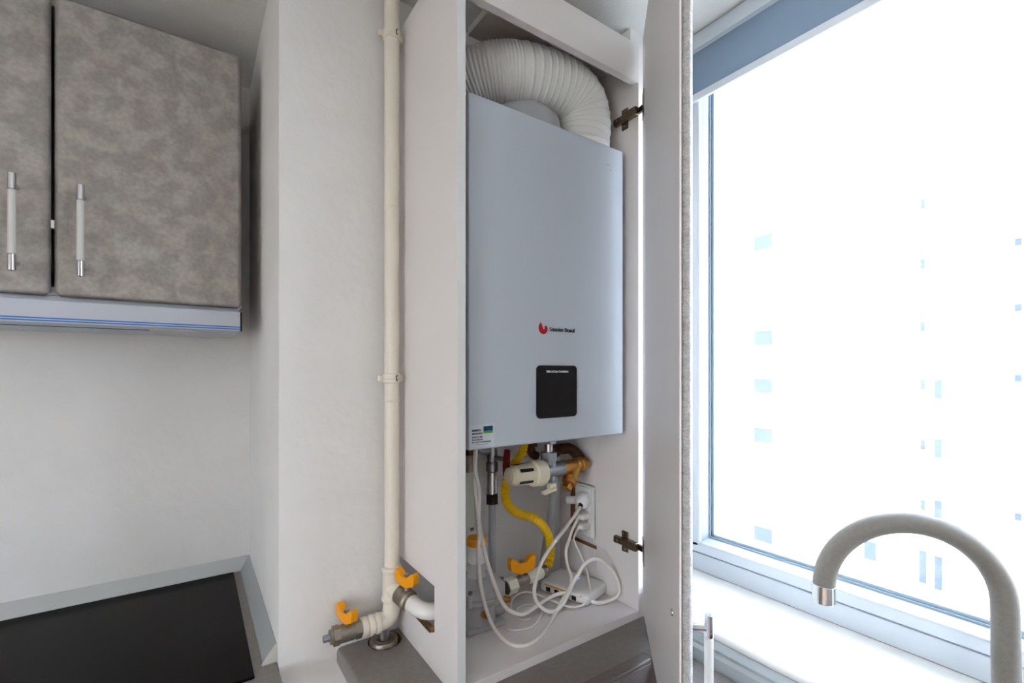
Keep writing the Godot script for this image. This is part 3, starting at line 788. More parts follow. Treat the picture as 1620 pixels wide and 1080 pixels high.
func gas_pipe() -> void:
	var X := 0.3714
	var Z := -1.020
	var g := thing("gas_pipe", Vector3(X, 0.94, Z), "cream painted gas riser with yellow-handled valves on the column wall", "pipe")
	part("riser", MB.new().cyl(Vector3(X, 1.03, Z), Vector3(X, CEIL - 0.0005, Z), 0.0165), M.cream_paint, g)
	for yy in [1.8806, 1.4454]:
		part("weld_bead", MB.new().lathe([Vector2(0.0165, -0.004), Vector2(0.0180, 0), Vector2(0.0165, 0.004)], Transform3D(Basis(), Vector3(X, yy, Z)), 24), M.cream_paint, g)
	for yy in [2.272, 1.4956]:
		var cl := MB.new()
		for k in 30:
			pass
		cl.lathe([Vector2(0.0166, -0.0105), Vector2(0.0200, -0.0095), Vector2(0.0205, -0.003), Vector2(0.0188, -0.001), Vector2(0.0205, 0.002), Vector2(0.0200, 0.0095), Vector2(0.0166, 0.0105)], Transform3D(Basis(), Vector3(X, yy, Z)), 28)
		cl.bb(Vector3(X - 0.031, yy - 0.007, Z - 0.006), Vector3(X - 0.018, yy + 0.007, Z + 0.002), 0.002)
		cl.bb(Vector3(X + 0.016, yy - 0.008, Z - 0.004), Vector3(X + 0.026, yy + 0.008, Z + 0.004), 0.002)
		cl.cyl(Vector3(X, yy, Z - 0.015), Vector3(X, yy, CHASE + 0.0005), 0.006)
		var cp := part("pipe_clamp", cl, M.cream_paint, g)
		var slot := MB.new()
		slot.box(Vector3(X + 0.0035, yy + 0.004, Z + 0.0201), Vector3(0.0022, 0.007, 0.0016), 0.0004, Basis(Vector3.BACK, -0.5))
		slot.box(Vector3(X + 0.0035, yy - 0.003, Z + 0.0201), Vector3(0.0022, 0.007, 0.0016), 0.0004, Basis(Vector3.BACK, 0.5))
		part("slot", slot, M.dark, cp)
	# tee
	var ty := 1.026
	var t := MB.new()
	t.lathe([Vector2(0.0165, 0.045), Vector2(0.0225, 0.043), Vector2(0.0232, 0.039), Vector2(0.0225, 0.034), Vector2(0.0208, 0.032), Vector2(0.0208, -0.022), Vector2(0.0232, -0.025), Vector2(0.0232, -0.031), Vector2(0.020, -0.034)], Transform3D(Basis(), Vector3(X, ty, Z)), 28)
	var bd := Vector3(0.022, -0.014, 0.105).normalized()
	var b0 := Vector3(X, ty - 0.004, Z)
	t.spin(b0, b0 + bd, [Vector2(0.0195, 0.0), Vector2(0.0200, 0.028), Vector2(0.0225, 0.030), Vector2(0.0225, 0.036), Vector2(0.016, 0.037)])
	part("tee", t, M.cream_paint, g)
	# branch valve with butterfly handle, then a white bend into the cupboard
	var v := part("branch_valve", MB.new().spin(b0, b0 + bd, [Vector2(0.017, 0.034), Vector2(0.0215, 0.036), Vector2(0.0215, 0.050), Vector2(0.0190, 0.052), Vector2(0.0190, 0.056), Vector2(0.0215, 0.058), Vector2(0.0215, 0.068), Vector2(0.0185, 0.072), Vector2(0.0185, 0.080), Vector2(0.015, 0.081)]), M.nickel, g)
	part("spindle", MB.new().cyl(b0 + bd * 0.060 + Vector3.UP * 0.015, b0 + bd * 0.060 + Vector3.UP * 0.030, 0.007), M.nickel, v)
	butterfly(v, b0 + bd * 0.060 + Vector3.UP * 0.028, Vector3(0.35, 0, 1.0), M.yellow_handle)
	var e0 := b0 + bd * 0.076
	part("sealing_tape", MB.new().spin(b0, b0 + bd, [Vector2(0.016, 0.076), Vector2(0.0185, 0.078), Vector2(0.0182, 0.087), Vector2(0.016, 0.088)]), M.tape, g)
	part("bend", MB.new().tube([e0, e0 + bd * 0.020, e0 + bd * 0.040 + Vector3(0.006, 0, 0), e0 + bd * 0.052 + Vector3(0.022, 0, 0), e0 + bd * 0.056 + Vector3(0.05, 0, 0), e0 + bd * 0.056 + Vector3(0.085, 0, -0.01)], 0.0172, 0.003, 24), M.white_enamel, g, "glossy white pipe bend")
	# elbow to the side and the purge valve along the wall
	var ey := 0.9505
	part("elbow", MB.new().tube([Vector3(X, ty - 0.03, Z), Vector3(X, ty - 0.045, Z), Vector3(X - 0.004, ey + 0.012, Z), Vector3(X - 0.015, ey + 0.002, Z), Vector3(X - 0.034, ey, Z)], 0.0195, 0.003, 24), M.cream_paint, g)
	var a := Vector3(X, ey, Z)
	var lf := Vector3(X - 1, ey, Z)
	part("nipple", MB.new().spin(a, lf, [Vector2(0.0195, 0.028), Vector2(0.0228, 0.030), Vector2(0.0228, 0.037), Vector2(0.0190, 0.039), Vector2(0.0190, 0.042), Vector2(0.0218, 0.044), Vector2(0.0218, 0.051), Vector2(0.0185, 0.053), Vector2(0.0185, 0.056), Vector2(0.0205, 0.058), Vector2(0.0205, 0.067), Vector2(0.017, 0.069), Vector2(0.014, 0.072)]), M.cream_paint, g)
	var v2 := part("purge_valve", MB.new().spin(a, lf, [Vector2(0.014, 0.068), Vector2(0.0172, 0.070), Vector2(0.0172, 0.084), Vector2(0.0185, 0.088), Vector2(0.0185, 0.110), Vector2(0.0180, 0.114), Vector2(0.0180, 0.128), Vector2(0.0150, 0.1285), Vector2(0.0150, 0.1345), Vector2(0, 0.135)]), M.nickel, g)
	part("valve_end", MB.new().hexnut(a + Vector3(-0.071, 0, 0), a + Vector3(-0.083, 0, 0), 0.0200), M.nickel, v2)
	part("valve_end", MB.new().hexnut(a + Vector3(-0.116, 0, 0), a + Vector3(-0.129, 0, 0), 0.0205), M.nickel, v2)
	part("plug", MB.new().hexnut(a + Vector3(-0.134, 0, 0), a + Vector3(-0.148, 0, 0), 0.0075), M.zinc, v2)
	part("spindle", MB.new().cyl(a + Vector3(-0.100, 0.015, 0), a + Vector3(-0.100, 0.026, 0), 0.0065), M.nickel, v2)
	butterfly(v2, a + Vector3(-0.100, 0.022, 0), Vector3(0.3, 0, 1.0), M.yellow_handle, 1.0)
	# pipe union in the worktop hole
	var un := thing("pipe_union", Vector3(0.354, 0.80, -1.024), "tarnished steel pipe union sitting in the round worktop hole", "pipe fitting")
	part("nut", MB.new().lathe([Vector2(0.0, -0.05), Vector2(0.022, -0.05), Vector2(0.028, -0.02), Vector2(0.0315, -0.012), Vector2(0.0315, -0.002), Vector2(0.029, 0.003), Vector2(0.022, 0.005), Vector2(0.0135, 0.002)], Transform3D(Basis(), Vector3(0.354, 0.906, -1.024)), 26), M.nickel, un)
	part("pipe", MB.new().cyl(Vector3(0.354, 0.70, -1.024), Vector3(0.354, 0.936, -1.024), 0.0125), M.steel, un)

func under_boiler() -> void:
	# yellow gas hose
	var gh := thing("gas_hose", Vector3(0.70, 0.99, -0.94), "yellow corrugated gas hose curling down from the boiler", "hose")
	part("hose", MB.new().tube([Vector3(0.6863, 1.356, -0.94), Vector3(0.6850, 1.330, -0.94), Vector3(0.6770, 1.306, -0.94), Vector3(0.6514, 1.2782, -0.94), Vector3(0.6300, 1.2404, -0.94), Vector3(0.6275, 1.2057, -0.94), Vector3(0.6410, 1.1774, -0.94), Vector3(0.6706, 1.1555, -0.94), Vector3(0.7102, 1.1399, -0.94), Vector3(0.7429, 1.1145, -0.94), Vector3(0.7652, 1.0767, -0.94), Vector3(0.7706, 1.0339, -0.94), Vector3(0.7600, 1.004, -0.936)], 0.0108, 0.0009, 18, 1), M.yellow_hose, gh)
	# gas valve at the foot of the hose
	var gv := thing("gas_valve", Vector3(0.68, 0.975, -0.925), "small gas ball valve with yellow butterfly handle and white sealing tape", "valve")
	var a := Vector3(0.6130, 0.9945, -0.918)
	var b := Vector3(0.7480, 1.0005, -0.930)
	part("body", MB.new().spin(a, b, [Vector2(0, 0), Vector2(0.016, 0.001), Vector2(0.016, 0.026), Vector2(0.0135, 0.030), Vector2(0.0135, 0.042), Vector2(0.0150, 0.045), Vector2(0.0150, 0.066), Vector2(0.0130, 0.070), Vector2(0.0130, 0.120), Vector2(0.0145, 0.122), Vector2(0.0145, 0.132), Vector2(0, 0.134)]), M.nickel, gv)
	var ab := (b - a).normalized()
	part("taped_nut", MB.new().hexnut(a + ab * 0.003, a + ab * 0.029, 0.0195), M.tape, gv)
	var tp := MB.new()
	tp.spin(a, b, [Vector2(0.013, 0.069), Vector2(0.0152, 0.072), Vector2(0.0148, 0.082), Vector2(0.0156, 0.094), Vector2(0.0150, 0.108), Vector2(0.0142, 0.116), Vector2(0.013, 0.118)])
	part("sealing_tape", tp, M.tape, gv)
	part("spindle", MB.new().cyl(a + ab * 0.052 + Vector3.UP * 0.010, a + ab * 0.052 + Vector3.UP * 0.024, 0.006), M.nickel, gv)
	butterfly(gv, a + ab * 0.052 + Vector3(0, 0.0205, 0), Vector3(1, 0, 0.1), M.yellow_handle, 1.15)
	# pipe from the valve to the regulator
	# limescale filter: cream cartridge with slots
	var wf := thing("scale_filter", Vector3(0.68, 1.21, -0.91), "cream slotted limescale filter with a small lever under the boiler", "water filter")
	var f0 := Vector3(0.6085, 1.2650, -0.898)
	var f1 := Vector3(0.7150, 1.2600, -0.906)
	var fd := (f1 - f0).normalized()
	part("cartridge", MB.new().spin(f0, f1, [Vector2(0, 0.002), Vector2(0.012, 0.002), Vector2(0.013, 0.0), Vector2(0.0175, 0.0), Vector2(0.0205, 0.003), Vector2(0.0205, 0.011), Vector2(0.0235, 0.014), Vector2(0.0255, 0.056), Vector2(0.0260, 0.070), Vector2(0.0315, 0.074), Vector2(0.0330, 0.100), Vector2(0.0300, 0.107), Vector2(0, 0.108)], 32), M.cream_plastic, wf)
	for ang in [35.0, -35.0, 105.0, -105.0]:
		var q := Basis(fd, deg_to_rad(ang))
		var out := q * Vector3(0, 0, 1)
		var side := out.cross(fd).normalized()
		part("slot", MB.new().box(f0 + fd * 0.042 + out * 0.0248, Vector3(0.042, 0.0085, 0.002), 0.0008, Basis(fd, side, fd.cross(side))), M.dark, wf, "dark slot showing the filter mesh")
	part("end_cap", MB.new().spin(f0 + fd * 0.003, f0 - fd, [Vector2(0.0125, 0), Vector2(0.0125, 0.004), Vector2(0.006, 0.0055), Vector2(0, 0.0055)]), M.cream_plastic, wf)
	var le := MB.new()
	le.box(Vector3(0.728, 1.2255, -0.884), Vector3(0.022, 0.020, 0.016), 0.003)
	le.box(Vector3(0.712, 1.2205, -0.874), Vector3(0.040, 0.008, 0.014), 0.002, Basis(Vector3.BACK, 0.16))
	part("lever", le, M.cream_plastic, wf)
	# grey fitting that carries the filter
	var gf := thing("filter_fitting", Vector3(0.744, 1.23, -0.915), "grey metal fitting hanging below the boiler between filter and strainer", "pipe fitting")
	var fm := MB.new()
	fm.cyl(Vector3(0.744, 1.232, -0.915), Vector3(0.744, 1.300, -0.915), 0.0185)
	fm.cyl(Vector3(0.712, 1.2605, -0.908), Vector3(0.790, 1.2590, -0.920), 0.0200)
	part("body", fm, M.zinc, gf)
	part("nut", MB.new().hexnut(Vector3(0.744, 1.286, -0.915), Vector3(0.744, 1.306, -0.915), 0.0215), M.zinc, gf)
	part("tail", MB.new().cyl(Vector3(0.744, 1.305, -0.915), Vector3(0.744, 1.330, -0.915), 0.0105), M.chrome, gf)
	part("nut", MB.new().hexnut(Vector3(0.744, 1.328, -0.915), Vector3(0.744, 1.357, -0.915), 0.0190), M.steel, gf)
	# brass Y strainer
	var ys := thing("brass_strainer", Vector3(0.83, 1.20, -0.92), "brass y-shaped strainer with a hexagonal plug above the socket", "strainer")
	var y0 := Vector3(0.786, 1.2590, -0.920)
	var y1 := Vector3(0.886, 1.2610, -0.925)
	part("body", MB.new().spin(y0, y1, [Vector2(0, 0), Vector2(0.020, 0.001), Vector2(0.020, 0.014), Vector2(0.017, 0.017), Vector2(0.0185, 0.040), Vector2(0.0185, 0.054), Vector2(0.0205, 0.056), Vector2(0.0205, 0.062), Vector2(0.0185, 0.064), Vector2(0.0185, 0.070), Vector2(0.0205, 0.072), Vector2(0.0205, 0.078), Vector2(0.016, 0.080), Vector2(0.016, 0.094), Vector2(0, 0.095)]), M.brass, ys)
	var l0 := Vector3(0.842, 1.2600, -0.918)
	var l1 := Vector3(0.793, 1.2080, -0.905)
	part("leg", MB.new().spin(l0, l1, [Vector2(0, 0), Vector2(0.0150, 0.005), Vector2(0.0160, 0.034), Vector2(0.0185, 0.036), Vector2(0.0185, 0.043), Vector2(0.0175, 0.045), Vector2(0.0195, 0.047), Vector2(0.0195, 0.056), Vector2(0.014, 0.058), Vector2(0, 0.059)]), M.brass, ys)
	var ld := (l1 - l0).normalized()
	part("plug", MB.new().hexnut(l0 + ld * 0.056, l0 + ld * 0.073, 0.0140), M.brass, ys)
	# dark elbow in the wall behind it
	var oe := thing("brass_elbow", Vector3(0.84, 1.28, -0.96), "tarnished brass elbow behind the strainer against the column wall", "pipe fitting")
	part("body", MB.new().tube([Vector3(0.806, 1.2985, -0.965), Vector3(0.84, 1.2985, -0.968), Vector3(0.866, 1.295, -0.968), Vector3(0.882, 1.280, -0.962), Vector3(0.886, 1.262, -0.945), Vector3(0.884, 1.260, -0.930)], 0.0150, 0.003, 20), M.old_brass, oe)
	part("nut", MB.new().hexnut(Vector3(0.790, 1.2985, -0.964), Vector3(0.812, 1.2985, -0.965), 0.0200), M.old_brass, oe)
	# short tarnished connection behind the grey fitting
	var tc := thing("copper_tail", Vector3(0.715, 1.29, -0.95), "short tarnished copper connection stubbed out of the boiler base", "pipe fitting")
	part("pipe", MB.new().tube([Vector3(0.716, 1.357, -0.955), Vector3(0.716, 1.315, -0.955), Vector3(0.718, 1.300, -0.950), Vector3(0.722, 1.294, -0.935)], 0.0115, 0.003, 16), M.old_brass, tc)
	part("nut", MB.new().hexnut(Vector3(0.716, 1.318, -0.955), Vector3(0.716, 1.340, -0.955), 0.0185), M.old_brass, tc)
	# grey drain pipe leaning in the corner
	var dp := thing("drain_pipe", Vector3(0.80, 0.922, -0.97), "grey plastic drain pipe leaning in the corner behind the yellow hose", "pipe")
	part("pipe", MB.new().tube([Vector3(0.826, 1.245, -0.985), Vector3(0.818, 1.185, -0.985), Vector3(0.806, 1.090, -0.985), Vector3(0.792, 1.010, -0.990), Vector3(0.785, 0.9215, -0.995)], 0.0125, 0.006, 18), M.grey_pvc, dp)
	# heating pipe with a red handled valve
	var hp := thing("heating_pipe", Vector3(0.61, 1.18, -0.95), "chrome heating pipe with a dark red butterfly valve", "pipe")
	part("pipe", MB.new().cyl(Vector3(0.6115, 0.9213, -0.975), Vector3(0.6115, 1.3565, -0.975), 0.0090), M.grey_pvc, hp)
	part("valve_body", MB.new().lathe([Vector2(0.009, 0.0), Vector2(0.0150, 0.002), Vector2(0.0150, 0.022), Vector2(0.0120, 0.026), Vector2(0.0135, 0.045), Vector2(0.0120, 0.062), Vector2(0.0150, 0.066), Vector2(0.0150, 0.086), Vector2(0.009, 0.088)], Transform3D(Basis(), Vector3(0.6115, 1.262, -0.975)), 22), M.steel, hp)
	part("sleeve", MB.new().cyl(Vector3(0.6115, 1.205, -0.975), Vector3(0.6115, 1.262, -0.975), 0.0125), M.chrome, hp)
	part("nut", MB.new().hexnut(Vector3(0.6115, 1.183, -0.975), Vector3(0.6115, 1.208, -0.975), 0.0160), M.dark_metal, hp)
	part("spindle", MB.new().cyl(Vector3(0.612, 1.298, -0.965), Vector3(0.626, 1.296, -0.945), 0.006), M.steel, hp)
	part("valve_handle", MB.new().prism(PackedVector2Array([Vector2(-0.008, -0.034), Vector2(0.007, -0.030), Vector2(0.006, -0.008), Vector2(0.010, 0.006), Vector2(0.012, 0.026), Vector2(0.002, 0.030), Vector2(-0.007, 0.008), Vector2(-0.010, -0.010)]), -0.006, 0.006, Transform3D(Basis(Vector3.UP, 0.6), Vector3(0.631, 1.290, -0.940)), 0.6), M.red_handle, hp)
	# second pipe stub near the cupboard side
	var ps := thing("pipe_stub", Vector3(0.575, 1.28, -0.975), "steel elbow stub between boiler base and red valve", "pipe fitting")
	part("pipe", MB.new().tube([Vector3(0.570, 1.357, -0.975), Vector3(0.570, 1.335, -0.975), Vector3(0.574, 1.322, -0.972), Vector3(0.586, 1.317, -0.970), Vector3(0.600, 1.317, -0.970)], 0.0105, 0.003, 16), M.steel, ps)
	part("nut", MB.new().hexnut(Vector3(0.570, 1.332, -0.975), Vector3(0.570, 1.350, -0.975), 0.0170), M.nickel, ps)
	var ks := thing("brass_drain_cock", Vector3(0.535, 1.27, -0.955), "brass drain cock under the boiler edge beside the cupboard side", "valve")
	part("body", MB.new().lathe([Vector2(0, 0), Vector2(0.010, 0.001), Vector2(0.010, 0.020), Vector2(0.013, 0.022), Vector2(0.013, 0.040), Vector2(0.008, 0.042), Vector2(0.008, 0.080)], Transform3D(Basis(), Vector3(0.526, 1.277, -0.94)), 20), M.nickel, ks)
	part("cap", MB.new().hexnut(Vector3(0.526, 1.318, -0.94), Vector3(0.526, 1.340, -0.94), 0.0150), M.old_brass, ks)
	# narrow pale plastic casing hanging beside the cupboard side
	var cc := thing("condensate_trap", Vector3(0.55, 1.035, -1.02), "narrow pale green-white plastic casing hanging behind the white cables", "casing")
	part("body", MB.new().bb(Vector3(0.500, 1.039, -1.054), Vector3(0.567, 1.356, -0.980), 0.004), M.pale_green, cc)
	print_text("W", 0.010, Vector3(0.552, 1.128, -0.9798), M.ink, cc)
	# gas pressure regulator standing on the cupboard floor
	var c := Vector3(0.548, 0, -0.935)
	var rg := thing("gas_regulator", Vector3(c.x, 0.9215, c.z), "grey cast gas pressure regulator with orange cap on the cupboard floor", "regulator")
	part("body", MB.new().lathe([Vector2(0, 0.930), Vector2(0.036, 0.930), Vector2(0.040, 0.934), Vector2(0.040, 0.975), Vector2(0.050, 0.985), Vector2(0.057, 0.990)], Transform3D(Basis(), Vector3(c.x, 0, c.z)), 36), M.cast_alu, rg)
	part("lower_flange", MB.new().lathe([Vector2(0.045, 0.990), Vector2(0.061, 0.990), Vector2(0.063, 0.992), Vector2(0.063, 1.000), Vector2(0.061, 1.002), Vector2(0.040, 1.002)], Transform3D(Basis(), Vector3(c.x, 0, c.z)), 40), M.cast_alu, rg)
	part("upper_flange", MB.new().lathe([Vector2(0.045, 1.0025), Vector2(0.061, 1.0025), Vector2(0.063, 1.0045), Vector2(0.063, 1.012), Vector2(0.060, 1.016), Vector2(0.050, 1.026), Vector2(0.026, 1.036), Vector2(0.0, 1.036)], Transform3D(Basis(), Vector3(c.x, 0, c.z)), 40), M.cast_alu, rg)
	part("spring_tower", MB.new().lathe([Vector2(0.024, 1.034), Vector2(0.020, 1.040), Vector2(0.020, 1.090), Vector2(0, 1.090)], Transform3D(Basis(), Vector3(c.x - 0.004, 0, c.z)), 28), M.cast_alu, rg)
	part("label_band", MB.new().lathe([Vector2(0.019, 1.068), Vector2(0.0208, 1.068), Vector2(0.0208, 1.108), Vector2(0, 1.108)], Transform3D(Basis(), Vector3(c.x - 0.004, 0, c.z)), 28), M.white_plastic, rg)
	part("cap", MB.new().lathe([Vector2(0.0215, 1.107), Vector2(0.0230, 1.108), Vector2(0.0230, 1.122), Vector2(0.021, 1.125), Vector2(0, 1.125)], Transform3D(Basis(), Vector3(c.x - 0.004, 0, c.z)), 28), M.orange_cap, rg)
	for k in 6:
		var an := TAU * (k + 0.3) / 6
		var o := c + Vector3(cos(an), 0, sin(an)) * 0.057
		var bo := part("bolt", MB.new().cyl(o + Vector3.UP * 0.988, o + Vector3.UP * 1.016, 0.008), M.cast_alu, rg)
		part("bolt_head", MB.new().hexnut(o + Vector3.UP * 1.0155, o + Vector3.UP * 1.022, 0.0055), M.zinc, bo)
	part("foot", MB.new().bb(Vector3(c.x - 0.05, 0.9212, c.z - 0.02), Vector3(c.x + 0.055, 0.934, c.z + 0.040), 0.004), M.cast_alu, rg)
	part("side_port", MB.new().spin(Vector3(c.x, 0.953, c.z), Vector3(c.x + 0.08, 0.953, c.z + 0.01), [Vector2(0.020, 0.02), Vector2(0.021, 0.060), Vector2(0.017, 0.064), Vector2(0.012, 0.064), Vector2(0, 0.062)]), M.cast_alu, rg)
	part("test_nipple", MB.new().spin(Vector3(c.x - 0.008, 0.963, c.z + 0.034), Vector3(c.x - 0.002, 0.960, c.z + 0.06), [Vector2(0.008, 0), Vector2(0.008, 0.010), Vector2(0.0055, 0.011), Vector2(0.0050, 0.020), Vector2(0, 0.021)], 16), M.brass, rg)
	part("test_nipple", MB.new().spin(Vector3(c.x + 0.050, 0.972, c.z + 0.022), Vector3(c.x + 0.075, 0.970, c.z + 0.032), [Vector2(0.010, 0), Vector2(0.010, 0.010), Vector2(0.006, 0.011), Vector2(0.0055, 0.022), Vector2(0, 0.023)], 16), M.brass, rg)
	# wall socket behind the sawn hole, with plug and two small adapters
	var so := thing("wall_socket", Vector3(0.9215, 1.12, -0.96), "white wall socket plate seen through the sawn hole in the cupboard side", "socket")
	part("plate", MB.new().bb(Vector3(0.9105, 1.045, -1.000), Vector3(0.9215, 1.192, -0.925), 0.004), M.white_plastic, so)
	part("insert", MB.new().bb(Vector3(0.9090, 1.052, -0.993), Vector3(0.9110, 1.185, -0.932), 0.001), M.white_plastic, so)
	var pg := thing("power_plug", Vector3(0.885, 1.145, -0.958), "white round mains plug with a thick cable in the wall socket", "plug")
	part("body", MB.new().spin(Vector3(0.9085, 1.150, -0.957), Vector3(0.8, 1.146, -0.955), [Vector2(0.022, 0), Vector2(0.0240, 0.001), Vector2(0.0240, 0.012), Vector2(0.0215, 0.020), Vector2(0.015, 0.027), Vector2(0, 0.030)], 28), M.white_plastic, pg)
	part("grip", MB.new().tube([Vector3(0.897, 1.150, -0.965), Vector3(0.888, 1.147, -0.982), Vector3(0.880, 1.144, -0.998)], 0.011, 0.003, 14), M.white_plastic, pg)
	part("cable_sleeve", MB.new().cyl(Vector3(0.889, 1.147, -0.950), Vector3(0.877, 1.138, -0.942), 0.0062), M.dark, pg)
	for q in [[1.110, "flat white adapter plugged in directly below the round mains plug"], [1.082, "flat white adapter with a thin cable, lowest in the wall socket"]]:
		var ad := thing("small_adapter", Vector3(0.885, q[0] - 0.01, -0.95), q[1], "adapter", "flat adapters in the wall socket")
		part("body", MB.new().box(Vector3(0.893, q[0], -0.952), Vector3(0.036, 0.021, 0.046), 0.008), M.white_plastic, ad)
		part("nose", MB.new().cyl(Vector3(0.878, q[0], -0.948), Vector3(0.868, q[0] - 0.003, -0.942), 0.006, 0.004), M.white_plastic, ad)
	# router
	var rt := thing("router", Vector3(0.845, 0.9205, -0.935), "flat white router box with a violet status light on the cupboard floor", "router")
	var rb := Basis(Vector3.UP, 0.30)
	var rc := Vector3(0.836, 0.9375, -0.925)
	part("body", MB.new().box(rc, Vector3(0.105, 0.032, 0.150), 0.009, rb), M.white_plastic, rt)
	part("status_light", MB.new().spin(rc + rb * Vector3(0.018, 0.0155, 0.006), rc + rb * Vector3(0.018, 0.0175, 0.006), [Vector2(0.0035, 0), Vector2(0.003, 0.0009), Vector2(0, 0.001)], 14), M.led, rt)
	for k in 4:
		part("port", MB.new().box(rc + rb * Vector3(-0.0523, -0.002, -0.045 + 0.026 * k), Vector3(0.002, 0.011, 0.013), 0.0003, rb), M.dark, rt)
	part("port_stripe", MB.new().box(rc + rb * Vector3(-0.0523, 0.008, 0.0), Vector3(0.002, 0.003, 0.11), 0.0003, rb), M.orange_cap, rt)

func cables() -> void:
	var c1 := [Vector3(0.499, 1.3555, -0.86), Vector3(0.496, 1.303, -0.86), Vector3(0.509, 1.247, -0.865), Vector3(0.511, 1.190, -0.87), Vector3(0.524, 1.137, -0.875), Vector3(0.532, 1.086, -0.864), Vector3(0.553, 1.024, -0.860), Vector3(0.574, 0.985, -0.860), Vector3(0.599, 0.964, -0.860), Vector3(0.627, 0.9515, -0.864), Vector3(0.672, 0.947, -0.88), Vector3(0.725, 0.951, -0.89), Vector3(0.765, 0.955, -0.885), Vector3(0.790, 0.950, -0.875), Vector3(0.812, 0.940, -0.855), Vector3(0.836, 0.929, -0.838), Vector3(0.868, 0.929, -0.828), Vector3(0.890, 0.943, -0.816), Vector3(0.892, 0.970, -0.816), Vector3(0.880, 1.005, -0.83), Vector3(0.847, 1.032, -0.85), Vector3(0.824, 1.022, -0.865), Vector3(0.805, 0.996, -0.872), Vector3(0.787, 0.978, -0.872), Vector3(0.770, 0.960, -0.868), Vector3(0.735, 0.935, -0.862), Vector3(0.709, 0.931, -0.868), Vector3(0.684, 0.950, -0.88), Vector3(0.675, 0.976, -0.885), Vector3(0.683, 1.004, -0.89), Vector3(0.710, 1.040, -0.90), Vector3(0.740, 1.062, -0.908), Vector3(0.775, 1.080, -0.918), Vector3(0.814, 1.098, -0.928), Vector3(0.855, 1.123, -0.936), Vector3(0.879, 1.139, -0.943)]
	var c2 := [Vector3(0.508, 1.3555, -0.872), Vector3(0.500, 1.309, -0.867), Vector3(0.498, 1.264, -0.865), Vector3(0.504, 1.206, -0.862), Vector3(0.508, 1.160, -0.862), Vector3(0.506, 1.133, -0.862), Vector3(0.508, 1.092, -0.864), Vector3(0.515, 1.037, -0.864), Vector3(0.530, 0.980, -0.862), Vector3(0.546, 0.943, -0.856), Vector3(0.557, 0.927, -0.838), Vector3(0.568, 0.9245, -0.811), Vector3(0.592, 0.9245, -0.799), Vector3(0.632, 0.9245, -0.808), Vector3(0.680, 0.9245, -0.835), Vector3(0.724, 0.930, -0.862), Vector3(0.760, 0.947, -0.876), Vector3(0.788, 0.966, -0.882), Vector3(0.806, 0.982, -0.900), Vector3(0.812, 1.000, -0.920), Vector3(0.815, 1.031, -0.93), Vector3(0.832, 1.062, -0.935), Vector3(0.846, 1.088, -0.937), Vector3(0.858, 1.102, -0.938), Vector3(0.868, 1.107, -0.942)]
	var c3 := [Vector3(0.868, 1.079, -0.942), Vector3(0.850, 1.074, -0.932), Vector3(0.838, 1.060, -0.925), Vector3(0.840, 1.032, -0.905), Vector3(0.850, 0.993, -0.890), Vector3(0.840, 0.965, -0.868), Vector3(0.822, 0.946, -0.848), Vector3(0.798, 0.934, -0.842), Vector3(0.765, 0.930, -0.862), Vector3(0.735, 0.940, -0.90), Vector3(0.712, 0.950, -0.925), Vector3(0.686, 0.957, -0.940), Vector3(0.656, 0.950, -0.945), Vector3(0.640, 0.936, -0.935), Vector3(0.632, 0.926, -0.912), Vector3(0.640, 0.9235, -0.888), Vector3(0.660, 0.9235, -0.880)]
	var c4 := [Vector3(0.588, 0.9238, -0.882), Vector3(0.593, 0.9238, -0.868), Vector3(0.608, 0.9238, -0.856), Vector3(0.638, 0.9238, -0.850), Vector3(0.673, 0.9238, -0.866), Vector3(0.704, 0.9238, -0.895), Vector3(0.708, 0.9238, -0.920), Vector3(0.689, 0.9238, -0.938), Vector3(0.660, 0.9238, -0.935), Vector3(0.644, 0.9238, -0.920)]
	var data := [[c1, 0.0046, "power_cable", "thick white mains cable looping from boiler to round plug"], [c2, 0.0040, "white_cable", "white cable hanging in a wide loop over the front of the cupboard floor"], [c3, 0.0026, "thin_cable", "thin white cable running down from the lower adapter"], [c4, 0.0026, "coiled_cable", "thin white cable coiled flat on the cupboard floor beside the regulator"]]
	for d in data:
		tag(part(d[2], MB.new().tube(d[0], d[1], 0.004, 12), M.cable), d[3], "cable")

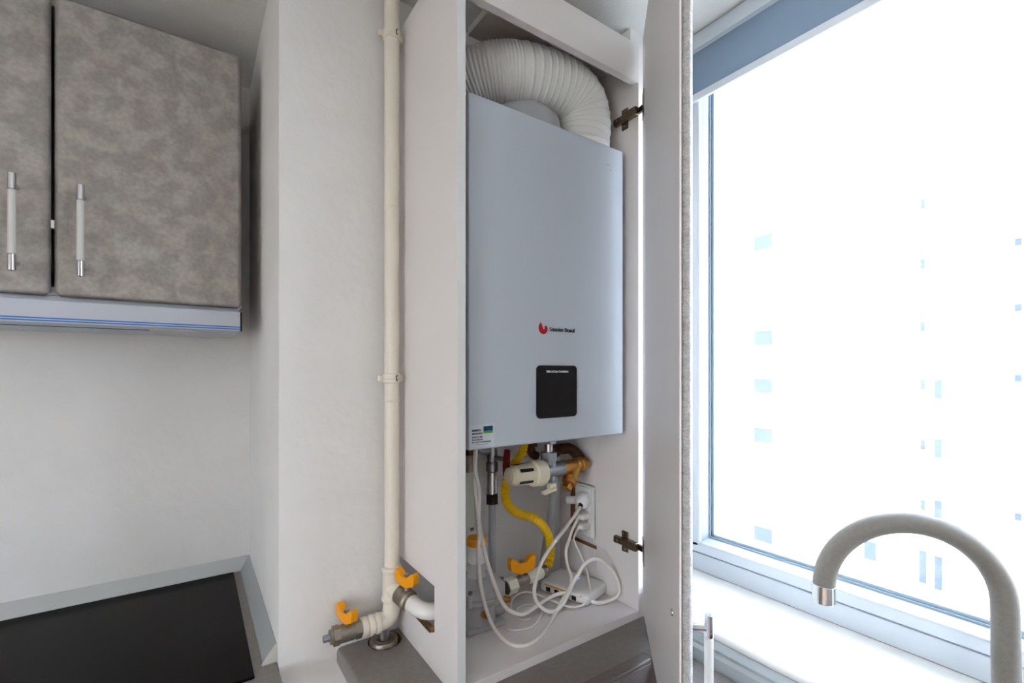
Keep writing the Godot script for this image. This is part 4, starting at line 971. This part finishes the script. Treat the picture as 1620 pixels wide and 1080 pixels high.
func sink_and_tap() -> void:
	var s := thing("sink", Vector3(0.63, TOP - 0.18, -0.25), "greige stone composite sink set in the worktop under the window", "sink")
	var x0 := 0.38
	var x1 := 0.866
	var z0 := -0.662
	var z1 := 0.17
	var t := TOP + 0.0085
	var m := MB.new()
	m.bb(Vector3(x0, TOP - 0.006, z0), Vector3(0.43, t, z1), 0.005)
	m.bb(Vector3(0.79, TOP - 0.006, z0), Vector3(x1, t, z1), 0.005)
	m.bb(Vector3(0.425, TOP - 0.006, z0), Vector3(0.795, t, z0 + 0.03), 0.005)
	m.bb(Vector3(0.425, TOP - 0.006, 0.08), Vector3(0.795, t, z1), 0.005)
	part("rim", m, M.stone, s)
	var b := MB.new()
	b.bb(Vector3(0.42, 0.722, z0 + 0.025), Vector3(0.80, 0.732, 0.09), 0.0)
	b.bb(Vector3(0.42, 0.73, z0 + 0.02), Vector3(0.432, TOP, 0.09), 0.001)
	b.bb(Vector3(0.788, 0.73, z0 + 0.02), Vector3(0.80, TOP, 0.09), 0.001)
	b.bb(Vector3(0.42, 0.73, z0 + 0.02), Vector3(0.80, TOP, z0 + 0.032), 0.001)
	b.bb(Vector3(0.42, 0.73, 0.078), Vector3(0.80, TOP, 0.09), 0.001)
	part("bowl", b, M.stone, s)
	var f := thing("kitchen_tap", Vector3(0.852, t, -0.130), "beige gooseneck kitchen tap with chrome spout tip before the window", "tap")
	var leg := Vector3(0.846, 0, -0.128)
	var tip := Vector3(0.7235, 0, -0.284)
	var dir := (tip - leg)
	var R := dir.length() * 0.5
	var h := dir.normalized()
	var mid := (leg + tip) * 0.5
	var yc := 1.212
	var pts := [leg + Vector3(0.004, t + 0.02, 0.004), leg + Vector3(0.003, 1.02, 0.003), leg + Vector3(0.001, 1.12, 0.001)]
	for k in 17:
		var a := PI * k / 16.0
		pts.append(mid - h * R * cos(a) + Vector3.UP * (yc + R * 0.98 * sin(a)))
	part("spout", MB.new().tube(pts, 0.0137, 0.004, 32), M.tap_stone, f)
	part("spout_tip", MB.new().cyl(Vector3(tip.x, yc + 0.003, tip.z), Vector3(tip.x, yc - 0.022, tip.z), 0.0141, -1.0, 32), M.chrome, f, "chrome spout tip")
	part("base", MB.new().lathe([Vector2(0.0, 0), Vector2(0.026, 0), Vector2(0.026, 0.006), Vector2(0.022, 0.012), Vector2(0.021, 0.06), Vector2(0.014, 0.07)], Transform3D(Basis(), leg + Vector3(0.004, t, 0.004)), 32), M.tap_stone, f)
	part("lever", MB.new().cyl(leg + Vector3(0.02, t + 0.04, 0.02), leg + Vector3(0.03, t + 0.055, 0.10), 0.006, 0.005), M.chrome, f)
